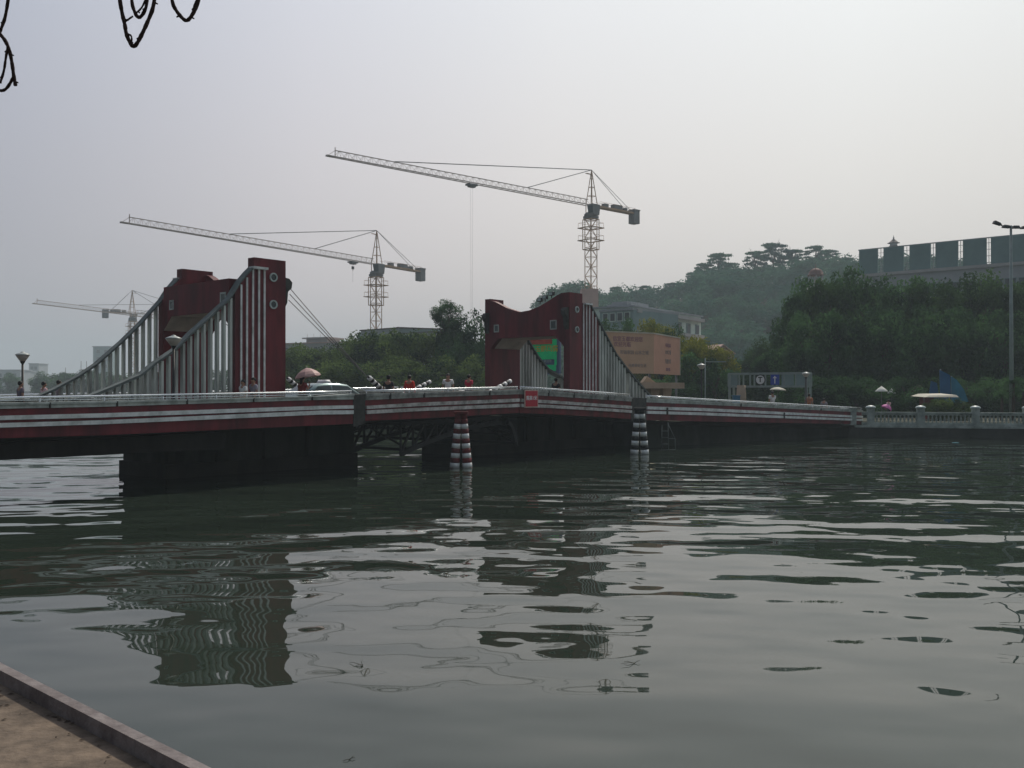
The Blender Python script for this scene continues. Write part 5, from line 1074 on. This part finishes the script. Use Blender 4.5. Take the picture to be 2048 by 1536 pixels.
# ---------------------------------------------------------------- taxi
D = 3.3; tc0 = T(657, D); cp = B(tc0, D, deck(tc0)-.10); th = thing('taxi', 'silver taxi with a small roof sign on the bridge behind the railing', 'car', cp)
def X(x, y, z): return cp+U*(x*1.1)+V*y+Vector((0,0,z))
def loft(mb, secs, closed=True):
    vs = [q for s_ in secs for q in s_]; n = len(secs[0]); mb.add(vs, [(i*n+j, i*n+(j+1)%n, (i+1)*n+(j+1)%n, (i+1)*n+j) for i in range(len(secs)-1) for j in range(n)]+[list(range(n))[::-1], [(len(secs)-1)*n+j for j in range(n)]], True)
def sec(x, w0, z0, w1, z1): 
    return [X(x, -w0, z0), X(x, -w0*1.02, (z0+z1)*.5), X(x, -w1, z1-.06), X(x, -w1*.9, z1), X(x, w1*.9, z1), X(x, w1, z1-.06), X(x, w0*1.02, (z0+z1)*.5), X(x, w0, z0)]
mb = MB(); loft(mb, [sec(-2.25,.70,.35,.66,.72), sec(-2.15,.80,.28,.76,.90), sec(-1.3,.84,.24,.80,.96), sec(0,.85,.24,.82,.95), sec(1.0,.85,.24,.81,.93), sec(1.7,.83,.26,.76,.84), sec(2.15,.76,.30,.68,.72), sec(2.28,.62,.38,.56,.62)]); bd_ = mb.build('body', M['car'], th)
mb = MB(); cab = [(-1.75,.74,.94,.70,.96), (-1.05,.74,.92,.60,1.38), (-.6,.76,.92,.61,1.455), (.1,.77,.92,.61,1.46), (.55,.77,.92,.60,1.40), (1.25,.75,.90,.70,.95)]
loft(mb, [[X(x, -a, z0), X(x, -b, z1-.05), X(x, -b*.8, z1), X(x, b*.8, z1), X(x, b, z1-.05), X(x, a, z0)] for x, a, z0, b, z1 in cab]); mb.build('cabin', M['car'], th)
for g in (-1, 1):
    for q in (((-1.35,.97),(-.35,.97),(-.35,1.36),(-.95,1.32)), ((-.27,.97),(.95,.97),(.48,1.33),(-.27,1.36))):
        mb = MB(); pts = [X(x, g*(.77-(z-.95)*.36+.012), z) for x, z in q]; mb.prism(pts, V*g*-.03); mb.build('side_window', M['glass'], th)
for q in (((1.20,.99),(.62,1.37)), ((-1.68,1.0),(-1.10,1.36))):
    mb = MB(); (x0, z0), (x1, z1) = q; s_ = 1 if x0 > 0 else -1; pts = [X(x0+s_*.03, -.62, z0), X(x0+s_*.03, .62, z0), X(x1+s_*.03, .52, z1), X(x1+s_*.03, -.52, z1)]; mb.prism(pts, Vector((0,0,-.02))); mb.build('windscreen', M['glass'], th)
for x in (-1.4, 1.4):
    for y in (-.78, .78): mb = MB(); mb.tube([X(x, y-.1, .31), X(x, y+.1, .31)], .31, 18); wl = mb.build('wheel', M['tyre'], th); mb = MB(); mb.tube([X(x, y-.11, .31), X(x, y+.11, .31)], .18, 12); mb.build('rim', M['rail'], wl)
mb = MB(); loft(mb, [[X(x, -w_, 1.46), X(x, -w_*.7, z), X(x, w_*.7, z), X(x, w_, 1.46)] for x, w_, z in ((-.42,.28,1.5),(-.35,.32,1.60),(-.1,.32,1.60),(-.02,.28,1.5))]); mb.build('roof_sign', M['pw'], th)
for y in (-.55, .55): mb = MB(); mb.box(X(2.2, y, .60), (.1, .3, .14), U); mb.build('headlight', M['ring'], th)

# ---------------------------------------------------------------- haze
mb = MB(); mb.hexa([(-1600,-120,-4.5),(1600,-120,-4.5),(1600,2500,-4.5),(-1600,2500,-4.5),(-1600,-120,120),(1600,-120,120),(1600,2500,120),(-1600,2500,120)])
hm = bpy.data.materials.new('haze'); hm.use_nodes = True; n = hm.node_tree.nodes; n.clear(); o_ = n.new('ShaderNodeOutputMaterial'); pv = n.new('ShaderNodeVolumePrincipled'); pv.inputs['Color'].default_value = (.80,.93,1, 1); pv.inputs['Density'].default_value = .00072; hm.node_tree.links.new(pv.outputs[0], o_.inputs['Volume'])
hz = mb.build('haze', hm); struct(hz, 'stuff')
